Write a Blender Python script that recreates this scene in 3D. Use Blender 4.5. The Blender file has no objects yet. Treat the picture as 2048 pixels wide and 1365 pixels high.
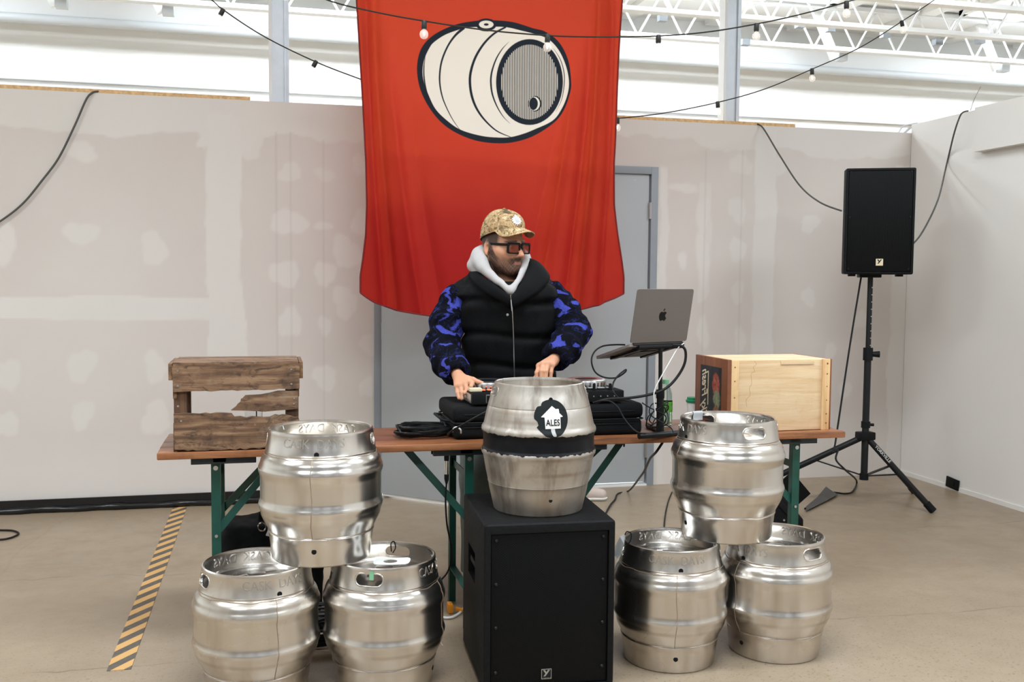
import bpy, bmesh, math, random
import numpy as np
from mathutils import Vector, Matrix
random.seed(7); np.random.seed(7)
SC = bpy.context.scene
COL = SC.collection

# ---------------------------------------------------------------- camera, light, exposure
IMG_W, IMG_H, FOC = 2048.0, 1365.0, 1985.36
YAW, PITCH, ROLL, CAM_Z = 0.2425, -0.0628, 0.0082, 1.4173
def _cam_axes():
    cy, sy, cp, sp = math.cos(YAW), math.sin(YAW), math.cos(PITCH), math.sin(PITCH)
    fw = Vector((sy*cp, cy*cp, sp)); rt = Vector((cy, -sy, 0)); up = rt.cross(fw)
    c, r = math.cos(ROLL), math.sin(ROLL)
    return c*rt + r*up, -r*rt + c*up, fw
RT, UP, FW = _cam_axes()
cd = bpy.data.cameras.new('camera'); cam = bpy.data.objects.new('camera', cd); COL.objects.link(cam)
cd.sensor_width = 36.0; cd.lens = FOC/IMG_W*36.0; cd.clip_start = .05; cd.clip_end = 200
M3 = Matrix((RT, UP, -FW)).transposed()
cam.matrix_world = Matrix.Translation((0, 0, CAM_Z)) @ M3.to_4x4()
SC.camera = cam
SC.view_settings.view_transform = 'Standard'; SC.view_settings.look = 'None'
SC.view_settings.exposure = -0.32; SC.view_settings.gamma = 1.0; SC.view_settings.use_curve_mapping = False

SC.cycles.max_bounces = 6; SC.cycles.diffuse_bounces = 4; SC.cycles.glossy_bounces = 3
SC.cycles.transmission_bounces = 5; SC.cycles.transparent_max_bounces = 6
SC.cycles.caustics_reflective = False; SC.cycles.caustics_refractive = False

wd = bpy.data.worlds.new('daylight'); SC.world = wd; wd.use_nodes = True
wd.node_tree.nodes['Background'].inputs[0].default_value = (.93, .97, 1.0, 1)
wd.node_tree.nodes['Background'].inputs[1].default_value = 1.0

def area_light(name, loc, rot, sx, sy, power, col=(1, 1, 1)):
    l = bpy.data.lights.new(name, 'AREA'); l.shape = 'RECTANGLE'; l.size = sx; l.size_y = sy
    l.energy = power; l.color = col
    o = bpy.data.objects.new(name, l); COL.objects.link(o); o.location = loc; o.rotation_euler = rot
    return o
CEIL_Z = 5.0
# daylight through the tall windows of the wall behind the camera
for wx in (-6.0, -2.2, 1.6, 5.4):
    area_light('window_daylight', (wx, -6.95, 2.35), (math.radians(90), 0, math.radians(180)), 2.6, 2.7, 640, (.93, 1.01, 1.07))
# skylights in the ceiling
SKYL = [(x, y, 2.4, 1.2) for y in (-2.5, 2.2) for x in (-4.0, 1.0, 6.0)] + [(x, 8.9, 3.0, 1.0) for x in (-4.5, .5, 5.5, 10.5)] + [(x, 11.15, 3.0, .7) for x in (-4.5, .5, 5.5, 10.5)]
for (x, y, sx, sy) in SKYL:
    area_light('skylight_daylight', (x, y, CEIL_Z-.02), (0, 0, 0), sx, sy, 265 if y > 8 else 235, (.91, .99, 1.07))

def ray(px, py):
    return RT*((px-IMG_W/2)/FOC) - UP*((py-IMG_H/2)/FOC) + FW
def at_y(px, py, Y): d = ray(px, py); return Vector((0, 0, CAM_Z)) + d*(Y/d.y)
def at_x(px, py, X): d = ray(px, py); return Vector((0, 0, CAM_Z)) + d*(X/d.x)
def at_z(px, py, Z): d = ray(px, py); return Vector((0, 0, CAM_Z)) + d*((Z-CAM_Z)/d.z)
def at_d(px, py, D): return Vector((0, 0, CAM_Z)) + ray(px, py)*D

# ---------------------------------------------------------------- scene helpers
def tag(o, label=None, cat=None, group=None, kind=None):
    if label: o['label'] = label
    if cat: o['category'] = cat
    if group: o['group'] = group
    if kind: o['kind'] = kind
    return o
def thing(name, label, cat, loc=(0, 0, 0), rz=0.0, group=None):
    o = bpy.data.objects.new(name, None); COL.objects.link(o); o.empty_display_size = .05
    o.location = loc; o.rotation_euler = (0, 0, rz)
    return tag(o, label, cat, group)
def link(name, me, parent=None):
    o = bpy.data.objects.new(name, me); COL.objects.link(o)
    if parent is not None: o.parent = parent
    return o
def copy_tree(o, parent=None):
    c = o.copy(); COL.objects.link(c); c.parent = parent
    for ch in list(o.children): copy_tree(ch, c)
    return c

def catmull(pts, n=8, closed=False):
    P = [Vector(p) for p in pts]; out = []
    m = len(P); rng = range(m if closed else m-1)
    for i in rng:
        if closed: p0, p1, p2, p3 = P[i-1], P[i], P[(i+1) % m], P[(i+2) % m]
        else: p0, p1, p2, p3 = P[max(i-1, 0)], P[i], P[i+1], P[min(i+2, m-1)]
        for k in range(n):
            t = k/n
            out.append(.5*((2*p1)+(-p0+p2)*t+(2*p0-5*p1+4*p2-p3)*t*t+(-p0+3*p1-3*p2+p3)*t**3))
    if not closed: out.append(P[-1].copy())
    return out

class MB:
    def __init__(s): s.v = []; s.f = []
    def add(s, vs, fs):
        b = len(s.v); s.v += [tuple(v) for v in vs]; s.f += [tuple(i+b for i in f) for f in fs]; return s
    def box(s, c, d, R=None):
        c = Vector(c); vs = []
        for x in (-.5, .5):
            for y in (-.5, .5):
                for z in (-.5, .5):
                    w = Vector((x*d[0], y*d[1], z*d[2]))
                    vs.append(c + (R @ w if R else w))
        return s.add(vs, [(0, 1, 3, 2), (4, 6, 7, 5), (0, 4, 5, 1), (2, 3, 7, 6), (0, 2, 6, 4), (1, 5, 7, 3)])
    def bar(s, p0, p1, w, h, up=(0, 0, 1)):
        p0, p1 = Vector(p0), Vector(p1); d = (p1-p0); L = d.length; d.normalize()
        u = Vector(up); a = u.cross(d)
        if a.length < 1e-4: a = Vector((1, 0, 0)).cross(d)
        a.normalize(); b = d.cross(a)
        R = Matrix((d, a, b)).transposed()
        return s.box((p0+p1)/2, (L, w, h), R)
    def tube(s, path, r, n=8, closed=False, caps=True):
        P = [Vector(p) for p in path]; m = len(P)
        rr = r if hasattr(r, '__len__') else [r]*m
        T = []
        for i in range(m):
            a = P[i-1] if (i > 0 or closed) else P[i]; b = P[(i+1) % m] if (i < m-1 or closed) else P[i]
            t = b-a; T.append(t.normalized() if t.length > 1e-9 else Vector((0, 0, 1)))
        u = T[0].orthogonal().normalized(); vs = []
        for i in range(m):
            u = u - T[i]*u.dot(T[i])
            if u.length < 1e-6: u = T[i].orthogonal()
            u.normalize(); w = T[i].cross(u)
            for k in range(n):
                a = 2*math.pi*k/n
                vs.append(P[i] + (u*math.cos(a)+w*math.sin(a))*rr[i])
        fs = []
        for i in range(m if closed else m-1):
            j = (i+1) % m
            for k in range(n):
                l = (k+1) % n
                fs.append((i*n+k, i*n+l, j*n+l, j*n+k))
        if caps and not closed:
            fs.append(tuple(range(n-1, -1, -1))); fs.append(tuple((m-1)*n+k for k in range(n)))
        return s.add(vs, fs)
    def cyl(s, p0, p1, r0, r1=None, n=16): return s.tube([p0, p1], [r0, r0 if r1 is None else r1], n)
    def lathe(s, prof, n=32, c=(0, 0, 0), M=None):
        c = Vector(c); vs = []; idx = []
        for (r, z) in prof:
            if abs(r) < 1e-6: idx.append([len(vs)]*n); vs.append(Vector((0, 0, z)))
            else:
                idx.append(list(range(len(vs), len(vs)+n)))
                for k in range(n):
                    a = 2*math.pi*k/n; vs.append(Vector((r*math.cos(a), r*math.sin(a), z)))
        vs = [(M @ v if M else v)+c for v in vs]; fs = []
        for i in range(len(prof)-1):
            A, B = idx[i], idx[i+1]
            for k in range(n):
                l = (k+1) % n
                q = [A[k], A[l], B[l], B[k]]; q2 = []
                for x in q:
                    if x not in q2: q2.append(x)
                if len(q2) > 2: fs.append(tuple(q2))
        return s.add(vs, fs)
    def ball(s, c, r, n=16, m=10, M=None):
        r3 = r if hasattr(r, '__len__') else (r, r, r)
        prof = [(math.sin(math.pi*i/m), -math.cos(math.pi*i/m)) for i in range(m+1)]
        prof[0] = (0, -1); prof[-1] = (0, 1)
        S = Matrix.Diagonal(Vector(r3))
        return s.lathe(prof, n, c, (M @ S) if M else S)
    def prism(s, poly, depth, M=None, o=(0, 0, 0)):
        # polygon in local xy, extruded along local z by depth
        n = len(poly); o = Vector(o)
        vs = [Vector((p[0], p[1], 0)) for p in poly]+[Vector((p[0], p[1], depth)) for p in poly]
        vs = [(M @ v if M else v)+o for v in vs]
        fs = [tuple(range(n-1, -1, -1)), tuple(range(n, 2*n))]+[(i, (i+1) % n, n+(i+1) % n, n+i) for i in range(n)]
        return s.add(vs, fs)
    def mesh(s, name, mat=None, smooth=35, bevel=0, seg=2, recalc=True):
        me = bpy.data.meshes.new(name); me.from_pydata(s.v, [], s.f)
        bm = bmesh.new(); bm.from_mesh(me)
        if recalc: bmesh.ops.recalc_face_normals(bm, faces=bm.faces)
        if bevel:
            es = [e for e in bm.edges if len(e.link_faces) == 2 and e.calc_face_angle(0) > .5]
            bmesh.ops.bevel(bm, geom=es, offset=bevel, segments=seg, profile=.6, affect='EDGES', clamp_overlap=True)
        bm.to_mesh(me); bm.free(); finish(me, mat, smooth); return me
    def build(s, name, mat=None, parent=None, smooth=35, bevel=0, seg=2, recalc=True):
        return link(name, s.mesh(name, mat, smooth, bevel, seg, recalc), parent)
def finish(me, mat=None, smooth=35):
    if mat is not None:
        me.materials.clear(); me.materials.append(MAT[mat] if isinstance(mat, str) else mat)
    if smooth:
        me.polygons.foreach_set('use_smooth', [True]*len(me.polygons))
        if smooth < 180: me.set_sharp_from_angle(angle=math.radians(smooth))
    me.update()

def text_mesh(txt, size, extrude=.001, bold=0.0, squeeze=1.0):
    cu = bpy.data.curves.new('t', 'FONT'); cu.body = txt; cu.size = size; cu.extrude = extrude
    cu.align_x = 'CENTER'; cu.align_y = 'CENTER'; cu.offset = bold; cu.resolution_u = 3
    ob = bpy.data.objects.new('t', cu); COL.objects.link(ob)
    dg = bpy.context.evaluated_depsgraph_get(); dg.update()
    me = bpy.data.meshes.new_from_object(ob.evaluated_get(dg))
    bpy.data.objects.remove(ob); bpy.data.curves.remove(cu)
    if squeeze != 1.0:
        for v in me.vertices: v.co.x *= squeeze
    return me
def poly_mesh(name, polys, step, fn, mat, parent=None, thick=0.0):
    # flat polygons cut into vertical strips, every vertex sent through fn(x, y) -> Vector
    bm = bmesh.new()
    for poly in polys:
        vs = [bm.verts.new((p[0], p[1], 0)) for p in poly]; bm.faces.new(vs)
    bmesh.ops.triangulate(bm, faces=bm.faces[:])
    xs = [v.co.x for v in bm.verts]; x = min(xs)+step
    while x < max(xs):
        bmesh.ops.bisect_plane(bm, geom=bm.verts[:]+bm.edges[:]+bm.faces[:], plane_co=(x, 0, 0), plane_no=(1, 0, 0)); x += step
    ys = [v.co.y for v in bm.verts]; y = min(ys)+step
    while y < max(ys):
        bmesh.ops.bisect_plane(bm, geom=bm.verts[:]+bm.edges[:]+bm.faces[:], plane_co=(0, y, 0), plane_no=(0, 1, 0)); y += step
    for v in bm.verts: v.co = fn(v.co.x, v.co.y)
    me = bpy.data.meshes.new(name); bm.to_mesh(me); bm.free(); finish(me, mat, 60)
    return link(name, me, parent)

# ---------------------------------------------------------------- node materials
MAT = {}
class S:      # a socket with arithmetic
    def __init__(s, t, k): s.t = t; s.k = k
    def _m(s, op, *a, clamp=False):
        n = s.t.nodes.new('ShaderNodeMath'); n.operation = op; n.use_clamp = clamp
        for i, x in enumerate((s,)+a):
            if isinstance(x, S): s.t.links.new(x.k, n.inputs[i])
            else: n.inputs[i].default_value = x
        return S(s.t, n.outputs[0])
    def __add__(s, o): return s._m('ADD', o)
    def __sub__(s, o): return s._m('SUBTRACT', o)
    def __mul__(s, o): return s._m('MULTIPLY', o)
    def __truediv__(s, o): return s._m('DIVIDE', o)
    def mn(s, o): return s._m('MINIMUM', o)
    def mx(s, o): return s._m('MAXIMUM', o)
    def ab(s): return s._m('ABSOLUTE')
    def fract(s): return s._m('FRACT')
    def sin(s): return s._m('SINE')
    def step(s, a, b):          # linear 0..1 between a and b
        n = s.t.nodes.new('ShaderNodeMapRange'); n.clamp = True
        s.t.links.new(s.k, n.inputs[0]); n.inputs[1].default_value = a; n.inputs[2].default_value = b
        return S(s.t, n.outputs[0])
class Mat:
    def __init__(s, name, rough=.6, metal=0.0, spec=.5):
        s.m = bpy.data.materials.new(name); s.m.use_nodes = True; s.t = s.m.node_tree
        s.b = s.t.nodes['Principled BSDF']; s.b.inputs['Roughness'].default_value = rough
        s.b.inputs['Metallic'].default_value = metal; s.b.inputs['Specular IOR Level'].default_value = spec
        MAT[name] = s.m
    def node(s, typ, **kw):
        n = s.t.nodes.new(typ)
        for k, v in kw.items(): setattr(n, k, v)
        return n
    def co(s, kind='Object', scale=(1, 1, 1), rnd=0.0, rot=(0, 0, 0)):
        tc = s.node('ShaderNodeTexCoord'); mp = s.node('ShaderNodeMapping')
        mp.inputs['Scale'].default_value = scale; mp.inputs['Rotation'].default_value = rot
        s.t.links.new(tc.outputs[kind], mp.inputs[0])
        if rnd:
            oi = s.node('ShaderNodeObjectInfo'); ml = s.node('ShaderNodeMath', operation='MULTIPLY')
            ml.inputs[1].default_value = rnd; s.t.links.new(oi.outputs['Random'], ml.inputs[0])
            s.t.links.new(ml.outputs[0], mp.inputs['Location'])
        return mp.outputs[0]
    def noise(s, co, scale, detail=4, rough=.55, dist=0.0):
        n = s.node('ShaderNodeTexNoise'); s.t.links.new(co, n.inputs['Vector'])
        n.inputs['Scale'].default_value = scale; n.inputs['Detail'].default_value = detail
        n.inputs['Roughness'].default_value = rough; n.inputs['Distortion'].default_value = dist
        return S(s.t, n.outputs['Fac'])
    def voro(s, co, scale, feat='F1'):
        n = s.node('ShaderNodeTexVoronoi', feature=feat); s.t.links.new(co, n.inputs['Vector']); n.inputs['Scale'].default_value = scale
        return S(s.t, n.outputs['Distance'])
    def xyz(s, co):
        n = s.node('ShaderNodeSeparateXYZ'); s.t.links.new(co, n.inputs[0])
        return [S(s.t, o) for o in n.outputs]
    def attr(s, name):
        n = s.node('ShaderNodeAttribute', attribute_name=name); return S(s.t, n.outputs['Fac'])
    def attrc(s, name):
        n = s.node('ShaderNodeAttribute', attribute_name=name); return n.outputs['Color']
    def mix(s, fac, a, b):
        n = s.node('ShaderNodeMix', data_type='RGBA'); n.clamp_factor = True
        if isinstance(fac, S): s.t.links.new(fac.k, n.inputs[0])
        else: n.inputs[0].default_value = fac
        for i, x in ((6, a), (7, b)):
            if isinstance(x, (tuple, list)): n.inputs[i].default_value = (*x, 1) if len(x) == 3 else x
            else: s.t.links.new(x, n.inputs[i])
        return n.outputs[2]
    def ramp(s, fac, stops):
        n = s.node('ShaderNodeValToRGB'); s.t.links.new(fac.k, n.inputs[0]); e = n.color_ramp.elements
        while len(e) < len(stops): e.new(.5)
        for i, (p, c) in enumerate(stops): e[i].position = p; e[i].color = (*c, 1)
        return n.outputs[0]
    def color(s, c):
        if isinstance(c, (tuple, list)): s.b.inputs['Base Color'].default_value = (*c, 1)
        else: s.t.links.new(c, s.b.inputs['Base Color'])
        return s
    def rough(s, f): s.t.links.new(f.k, s.b.inputs['Roughness']); return s
    def bump(s, h, strength=.3, dist=.01):
        n = s.node('ShaderNodeBump'); n.inputs['Strength'].default_value = strength; n.inputs['Distance'].default_value = dist
        s.t.links.new(h.k, n.inputs['Height']); s.t.links.new(n.outputs[0], s.b.inputs['Normal']); return s
def srgb(r, g, b):
    f = lambda c: (c/255/12.92) if c/255 <= .04045 else ((c/255+.055)/1.055)**2.4
    return (f(r), f(g), f(b))
def plain(name, col, rough=.6, metal=0.0, var=.0, scale=20, bump=0.0, spec=.5):
    m = Mat(name, rough, metal, spec)
    if var or bump:
        n = m.noise(m.co(), scale, 5)
        if var: m.color(m.mix(n.step(.3, .7), tuple(c*(1-var) for c in col), tuple(min(1, c*(1+var)) for c in col)))
        else: m.color(col)
        if bump: m.bump(n, bump, .004)
    else: m.color(col)
    return m

plain('white_paint', srgb(238, 238, 235), .7)
plain('white_wall', srgb(233, 230, 225), .65, var=.015, scale=1.5)
plain('rear_grey', srgb(112, 108, 104), .8)
plain('deck_white', srgb(240, 240, 238), .7)
plain('joist_white', srgb(226, 227, 226), .6)
plain('pipe_grey', srgb(196, 201, 204), .5)
plain('galvanised', srgb(196, 202, 208), .42, .35, var=.06, scale=9)
plain('door_grey', srgb(168, 172, 174), .5, var=.02, scale=3)
plain('frame_grey', srgb(140, 146, 152), .5, var=.03, scale=5)
plain('steel_bright', srgb(200, 200, 200), .3, 1.0)
plain('chrome', srgb(225, 225, 225), .12, 1.0)
plain('black_plastic', (.005, .0058, .0065), .5, spec=.18)
plain('black_rubber', (.006, .0065, .007), .65, spec=.2)
plain('black_cable', (.006, .0065, .007), .5, spec=.25)
plain('grey_cable', (.07, .07, .06), .55)
plain('white_cable', srgb(225, 225, 222), .5)
plain('black_metal', (.007, .008, .009), .42, 0.0, var=.25, scale=30, spec=.3)
plain('black_sheet', (.006, .006, .007), .18, bump=.5, scale=25)
plain('black_cloth', (.006, .0068, .0075), .85, bump=.3, scale=220, spec=.15)
plain('cabinet_black', (.006, .0064, .007), .62, var=.2, scale=60, bump=.5, spec=.15)
plain('green_metal', srgb(18, 74, 62), .42, var=.18, scale=14)
plain('dark_green_metal', srgb(28, 40, 44), .45, var=.2, scale=14)
plain('tape_dark', (.035, .037, .04), .5, bump=.4, scale=40)
plain('orange_plastic', srgb(235, 150, 30), .45)
plain('red_light', srgb(255, 90, 60), .4)
plain('card_white', srgb(232, 232, 228), .7)
plain('tag_grey', srgb(178, 180, 180), .6)
plain('tape_green', srgb(120, 180, 140), .6)
plain('lamp_black', (.015, .015, .013), .5)
plain('rust', srgb(120, 78, 48), .7)
plain('emboss', srgb(186, 182, 176), .38, 1.0)
plain('grime', srgb(168, 150, 128), .5, .7)
plain('ink_black', (.009, .013, .014), .5, spec=.2)
plain('osb', srgb(214, 176, 128), .8, var=.25, scale=40)
def emit(name, col, strength, base=(1, 1, 1)):
    m = Mat(name, .4); m.color(base); m.b.inputs['Emission Color'].default_value = (*col, 1); m.b.inputs['Emission Strength'].default_value = strength
emit('led_red', (1, .18, .08), 1.6, (.6, .1, .05))
emit('filament', (1, .78, .5), 9.0)
def glass(name, col, rough=.03, ior=1.45, alpha=1.0):
    m = Mat(name, rough); m.color(col); m.b.inputs['Transmission Weight'].default_value = 1.0; m.b.inputs['IOR'].default_value = ior
glass('glass_clear', (1, 1, 1), .02, 1.25)
glass('glass_green', srgb(232, 246, 234), .03, 1.12)
glass('drink_green', srgb(226, 243, 226), .03, 1.15)
glass('glass_amber', srgb(150, 84, 48), .05, 1.05)
# ---------------------------------------------------------------- the room
WALL_Y, WALL_H, RWALL_X, RWALL_H = 6.367, 2.494, 4.542, 2.5525
DJ_L, DJ_R, DH = .665, 2.584, 2.18          # outside of the door frame

m = Mat('drywall', .85)
mask = m.attr('mud'); seam = m.attr('seam')
n1 = m.noise(m.co(), 1.3, 4); n2 = m.noise(m.co(), 30, 3)
paper = m.mix(n1.step(.35, .65), srgb(208, 199, 192), srgb(211, 203, 196))
mudc = m.mix(n1.step(.35, .65), srgb(220, 214, 208), srgb(216, 211, 204))
cc = m.mix(mask, paper, mudc)
m.color(m.mix(seam*.35, cc, srgb(160, 152, 146))); m.bump(n2, .03, .002)

m = Mat('concrete', .34)
co = m.co(); big = m.noise(co, .7, 5, .6); mid = m.noise(co, 6, 6, .65); fine = m.noise(co, 75, 3, .7)
c1 = m.mix(big.step(.35, .68), srgb(147, 130, 109), srgb(164, 147, 124))
c2 = m.mix((mid.step(.45, .75))*.5, c1, srgb(146, 127, 104))
X, Y, Z = m.xyz(co)
near = Y.step(4.6, 3.2)                       # exposed aggregate where the slab is ground
speck = fine.step(.58, .68)*(near*.75+.25)
c3 = m.mix(speck*.85, c2, srgb(98, 84, 70))
pale = m.noise(co, 210, 2, .6).step(.62, .75)*(near*.5+.1)
c4 = m.mix(pale*.6, c3, srgb(214, 204, 188))
wob = m.noise(co, 1.4, 4); wob2 = m.noise(m.co(scale=(1, 1, 1)), 5, 3)
l1 = ((Y-4.93)+(wob-.5)*.25+(wob2-.5)*.05).ab().step(.006, .002)
l2 = ((Y*.97+X*.04-3.62)+(wob-.5)*.22+(wob2-.5)*.04).ab().step(.006, .002)
l3 = ((X+1.28-(Y-5)*.12)+(wob-.5)*.3).ab().step(.012, .003)*.5
crk = l1.mx(l2)
pt = m.noise(co, 2.2, 3).step(.4, .55)
m.color(m.mix((crk*pt*.6).mx(l3*.25), c4, srgb(98, 82, 66)))
m.rough(mid.step(.2, .8)*.2+.27); m.bump(fine, .06, .002)

def quad_obj(name, pts, mat, kind='structure', label=None, cat=None, parent=None):
    o = MB().add(pts, [tuple(range(len(pts)))]).build(name, mat, parent, smooth=0)
    if parent is None: tag(o, label, cat, kind=kind)
    return o
FX0, FX1, FY0, FY1 = -9.0, 14.0, -7.0, 13.0
fl = MB().box(((FX0+FX1)/2, (FY0+FY1)/2, -.05), (FX1-FX0, FY1-FY0, .1)).build('floor', 'concrete', smooth=0)
tag(fl, 'worn beige polished concrete floor', 'floor', kind='structure')

# plasterboard partition with filler painted over joints and screw heads
XS = np.arange(-3.2, RWALL_X+.001, .0125); ZS = np.linspace(0, WALL_H, 200)
XS = np.sort(np.concatenate([XS[(np.abs(XS-DJ_L) > .004) & (np.abs(XS-DJ_R) > .004) & (XS < RWALL_X-.004)], [DJ_L+.02, DJ_R-.02, RWALL_X]]))
ZS = np.sort(np.concatenate([ZS[np.abs(ZS-DH) > .004], [DH-.02]]))
GX, GZ = np.meshgrid(XS, ZS, indexing='ij')
rng = np.random.RandomState(3)
def wave(x, seed, f=1.0):
    r = np.random.RandomState(seed); y = 0*x
    for k in range(6): y = y+np.sin(x*f*(2.1*1.7**k)+r.rand()*6.3)/(1.45**k)
    return y/2.2
mud = np.zeros_like(GX)
def soft(d, w=.010): return np.clip(.5-d/w, 0, 1)
def W(px, py): p = at_y(px, py, WALL_Y); return p.x, p.z
def put(msk, k=1.0):
    global mud; mud = np.maximum(mud, msk*k)
def blotch(px, py, rx, ry, k=.75, seed=0):
    x, z = W(px, py); a = rx/275.; b = ry/275.
    th = np.arctan2((GZ-z)/b, (GX-x)/a)
    rad = np.sqrt(((GX-x)/a)**2+((GZ-z)/b)**2)
    r = np.random.RandomState(int(px*7+py))
    edge = 1+.16*np.sin(2*th+r.rand()*6)+.12*np.sin(3*th+r.rand()*6)+.05*np.sin(7*th+r.rand()*6)
    put(soft((rad-edge)*min(a, b), .016), k)
def vband(px0, px1, py0, py1, k=1.0, seed=1, rough=.012):
    x0, z0 = W(px0, (py0+py1)/2); x1, _ = W(px1, (py0+py1)/2); zt = W((px0+px1)/2, py0)[1]; zb = W((px0+px1)/2, py1)[1]
    d = np.maximum(np.maximum(x0+wave(GZ*3, seed)*rough-GX, GX-x1-wave(GZ*3, seed+1)*rough), np.maximum(zb-GZ+wave(GX*9, seed+2)*.03, GZ-zt-wave(GX*9, seed+3)*.03))
    put(soft(d), k)
def hband(px0, px1, py0, py1, k=1.0, seed=1, rough=.012):
    xm = (px0+px1)/2; zt = W(xm, py0)[1]; zb = W(xm, py1)[1]; x0 = W(px0, py0)[0]; x1 = W(px1, py0)[0]
    d = np.maximum(np.maximum(GZ-zt-wave(GX*2, seed)*rough, zb-GZ-wave(GX*2, seed+1)*rough), np.maximum(x0-GX, GX-x1))
    put(soft(d), k)
hband(-900, 420, 100, 246, .9, 5, .03); hband(400, 760, 150, 272, .85, 8, .05); hband(1200, 1520, 180, 283, .75, 11, .06); hband(1500, 1900, 180, 312, .8, 13, .04)
vband(413, 482, 230, 730, 1.0, 21, .016); vband(424, 490, 560, 745, 1.0, 25, .02); hband(-900, 440, 593, 641, 1.0, 29, .012)
vband(400, 500, 255, 300, .9, 31, .05); blotch(500, 290, 24, 22)
vband(1505, 1548, 255, 860, 1.0, 41, .012); blotch(1545, 335, 26, 22); vband(1779, 1830, 330, 960, .95, 45, .02); vband(1316, 1331, 330, 975, .8, 49, .015)
vband(1397, 1421, 365, 600, .55, 53, .012); blotch(1407, 430, 13, 40, .8); blotch(1406, 520, 14, 55, .8); blotch(1406, 665, 12, 30, .8)
for a in [(160,302,26,16),(162,467,24,20),(308,498,23,25),(12,485,15,33),(580,345,20,15),(650,350,17,11),(577,445,27,24),(646,452,14,8),(692,505,22,30),(570,548,22,26),(650,548,16,24),(690,605,22,26),(580,645,17,30),(650,652,10,18),(650,755,22,20),(163,732,22,27),(15,750,18,28),(310,735,18,25),(165,830,17,24),(12,850,18,22),(312,838,25,26),(720,330,13,18),(722,445,18,20),(735,775,12,20),(738,690,16,18),(1482,330,21,21),(1475,420,17,27),(1475,500,15,27),(1475,585,15,20),(1480,680,13,22),(1620,447,21,16),(1617,595,16,17),(1660,705,12,20),(1368,376,28,9),(1365,520,10,14),(1720,640,14,20),(1690,780,13,18)]:
    blotch(*a)
zb = W(300, 905)[1]; put(soft(GZ-zb-.05*wave(GX*1.5, 77), .22), .45)
seam = np.zeros_like(GX)
for px, a, b in ((554, 265, 735), (582, 265, 740), (646, 280, 860), (1408, 300, 720), (1480, 300, 720)):
    x, z = W(px, (a+b)/2); zt = W(px, a)[1]; zb_ = W(px, b)[1]
    i = int(np.argmin(np.abs(XS-x))); seam[i, :] = np.where((ZS < zt) & (ZS > zb_), .5, 0)
nx, nz = len(XS), len(ZS)
inside = (GX[:-1, :-1]+.006 > DJ_L+.02) & (GX[:-1, :-1]+.006 < DJ_R-.02) & (GZ[:-1, :-1]+.004 < DH-.02)
idx = np.arange(nx*nz).reshape(nx, nz)
F = np.stack([idx[:-1, :-1], idx[1:, :-1], idx[1:, 1:], idx[:-1, 1:]], -1)[~inside]
V = np.stack([GX.ravel(), np.full(GX.size, WALL_Y), GZ.ravel()], -1)
wall_v = [tuple(v) for v in V]; wall_f = [tuple(int(i) for i in f) for f in F]
B = len(wall_v); T = .12; Yb = WALL_Y+T
def slab(x0, x1, z0, z1):
    b = len(wall_v)
    for y in (WALL_Y, Yb):
        for x in (x0, x1):
            for z in (z0, z1): wall_v.append((x, y, z))
    return [tuple(b+i for i in q) for q in ((4, 5, 7, 6), (0, 4, 6, 2), (1, 3, 7, 5), (0, 1, 5, 4), (2, 6, 7, 3))]   # all but the front
wall_f += slab(-3.2, DJ_L+.02, 0, WALL_H)+slab(DJ_R-.02, RWALL_X+.1, 0, WALL_H)+slab(DJ_L+.02, DJ_R-.02, DH-.02, WALL_H)
me = bpy.data.meshes.new('wall_back'); me.from_pydata(wall_v, [], wall_f)
for nm, arr in (('mud', mud), ('seam', seam)):
    at = me.attributes.new(nm, 'FLOAT', 'POINT'); d = np.full(len(wall_v), .5, np.float32); d[:B] = arr.ravel(); at.data.foreach_set('value', d)
finish(me, 'drywall', 0); wb = link('wall_back', me); tag(wb, 'unpainted plasterboard partition wall with filler patches', 'wall', kind='structure')

# right partition: plain painted, upper panel proud of it
wr = MB().box((RWALL_X+.06, 1.9, RWALL_H/2), (.12, 8.93, RWALL_H)).build('wall_right', 'white_wall', smooth=0)
tag(wr, 'plain off-white partition wall on the right', 'wall', kind='structure')
tr = MB().box((RWALL_X-.03, 1.6, 2.41), (.06, 8.06, .285)).build('trim_1', 'white_wall', smooth=0)
tag(tr, 'off-white boxed ledge high on the right wall', 'trim', kind='structure')
tr = MB().box((RWALL_X-.004, 1.9, .015), (.008, 8.93, .03)).build('baseboard_right', 'white_wall', smooth=0)
tag(tr, 'low white strip along the foot of the right wall', 'baseboard', kind='structure')
# bare board on top of the partition
for i, (a, b) in enumerate(((-3.2, W(500, 200)[0]), (W(1238, 240)[0]-.5, W(1592, 250)[0]))):
    t = MB().box(((a+b)/2, WALL_Y+.06, WALL_H+.012), (b-a, .10, .024)).build('trim_%d' % (i+2), 'osb', smooth=0)
    tag(t, 'raw chipboard strip on the wall top, %s' % ('left of the banner' if i == 0 else 'right of the banner'), 'trim', kind='structure')

# outer building shell
MB().box(((FX0+FX1)/2, FY1+.1, 2.6), (FX1-FX0, .2, 5.2)).build('wall_far', 'white_paint', smooth=0)
tag(bpy.data.objects['wall_far'], 'bright white outer wall seen above the partition', 'wall', kind='structure')
for nm, x in (('wall_left', FX0-.1), ('wall_side', FX1+.1)):
    tag(MB().box((x, 3, 2.6), (.2, 20.4, 5.2)).build(nm, 'white_paint', smooth=0), 'outer wall of the hall', 'wall', kind='structure')
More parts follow.
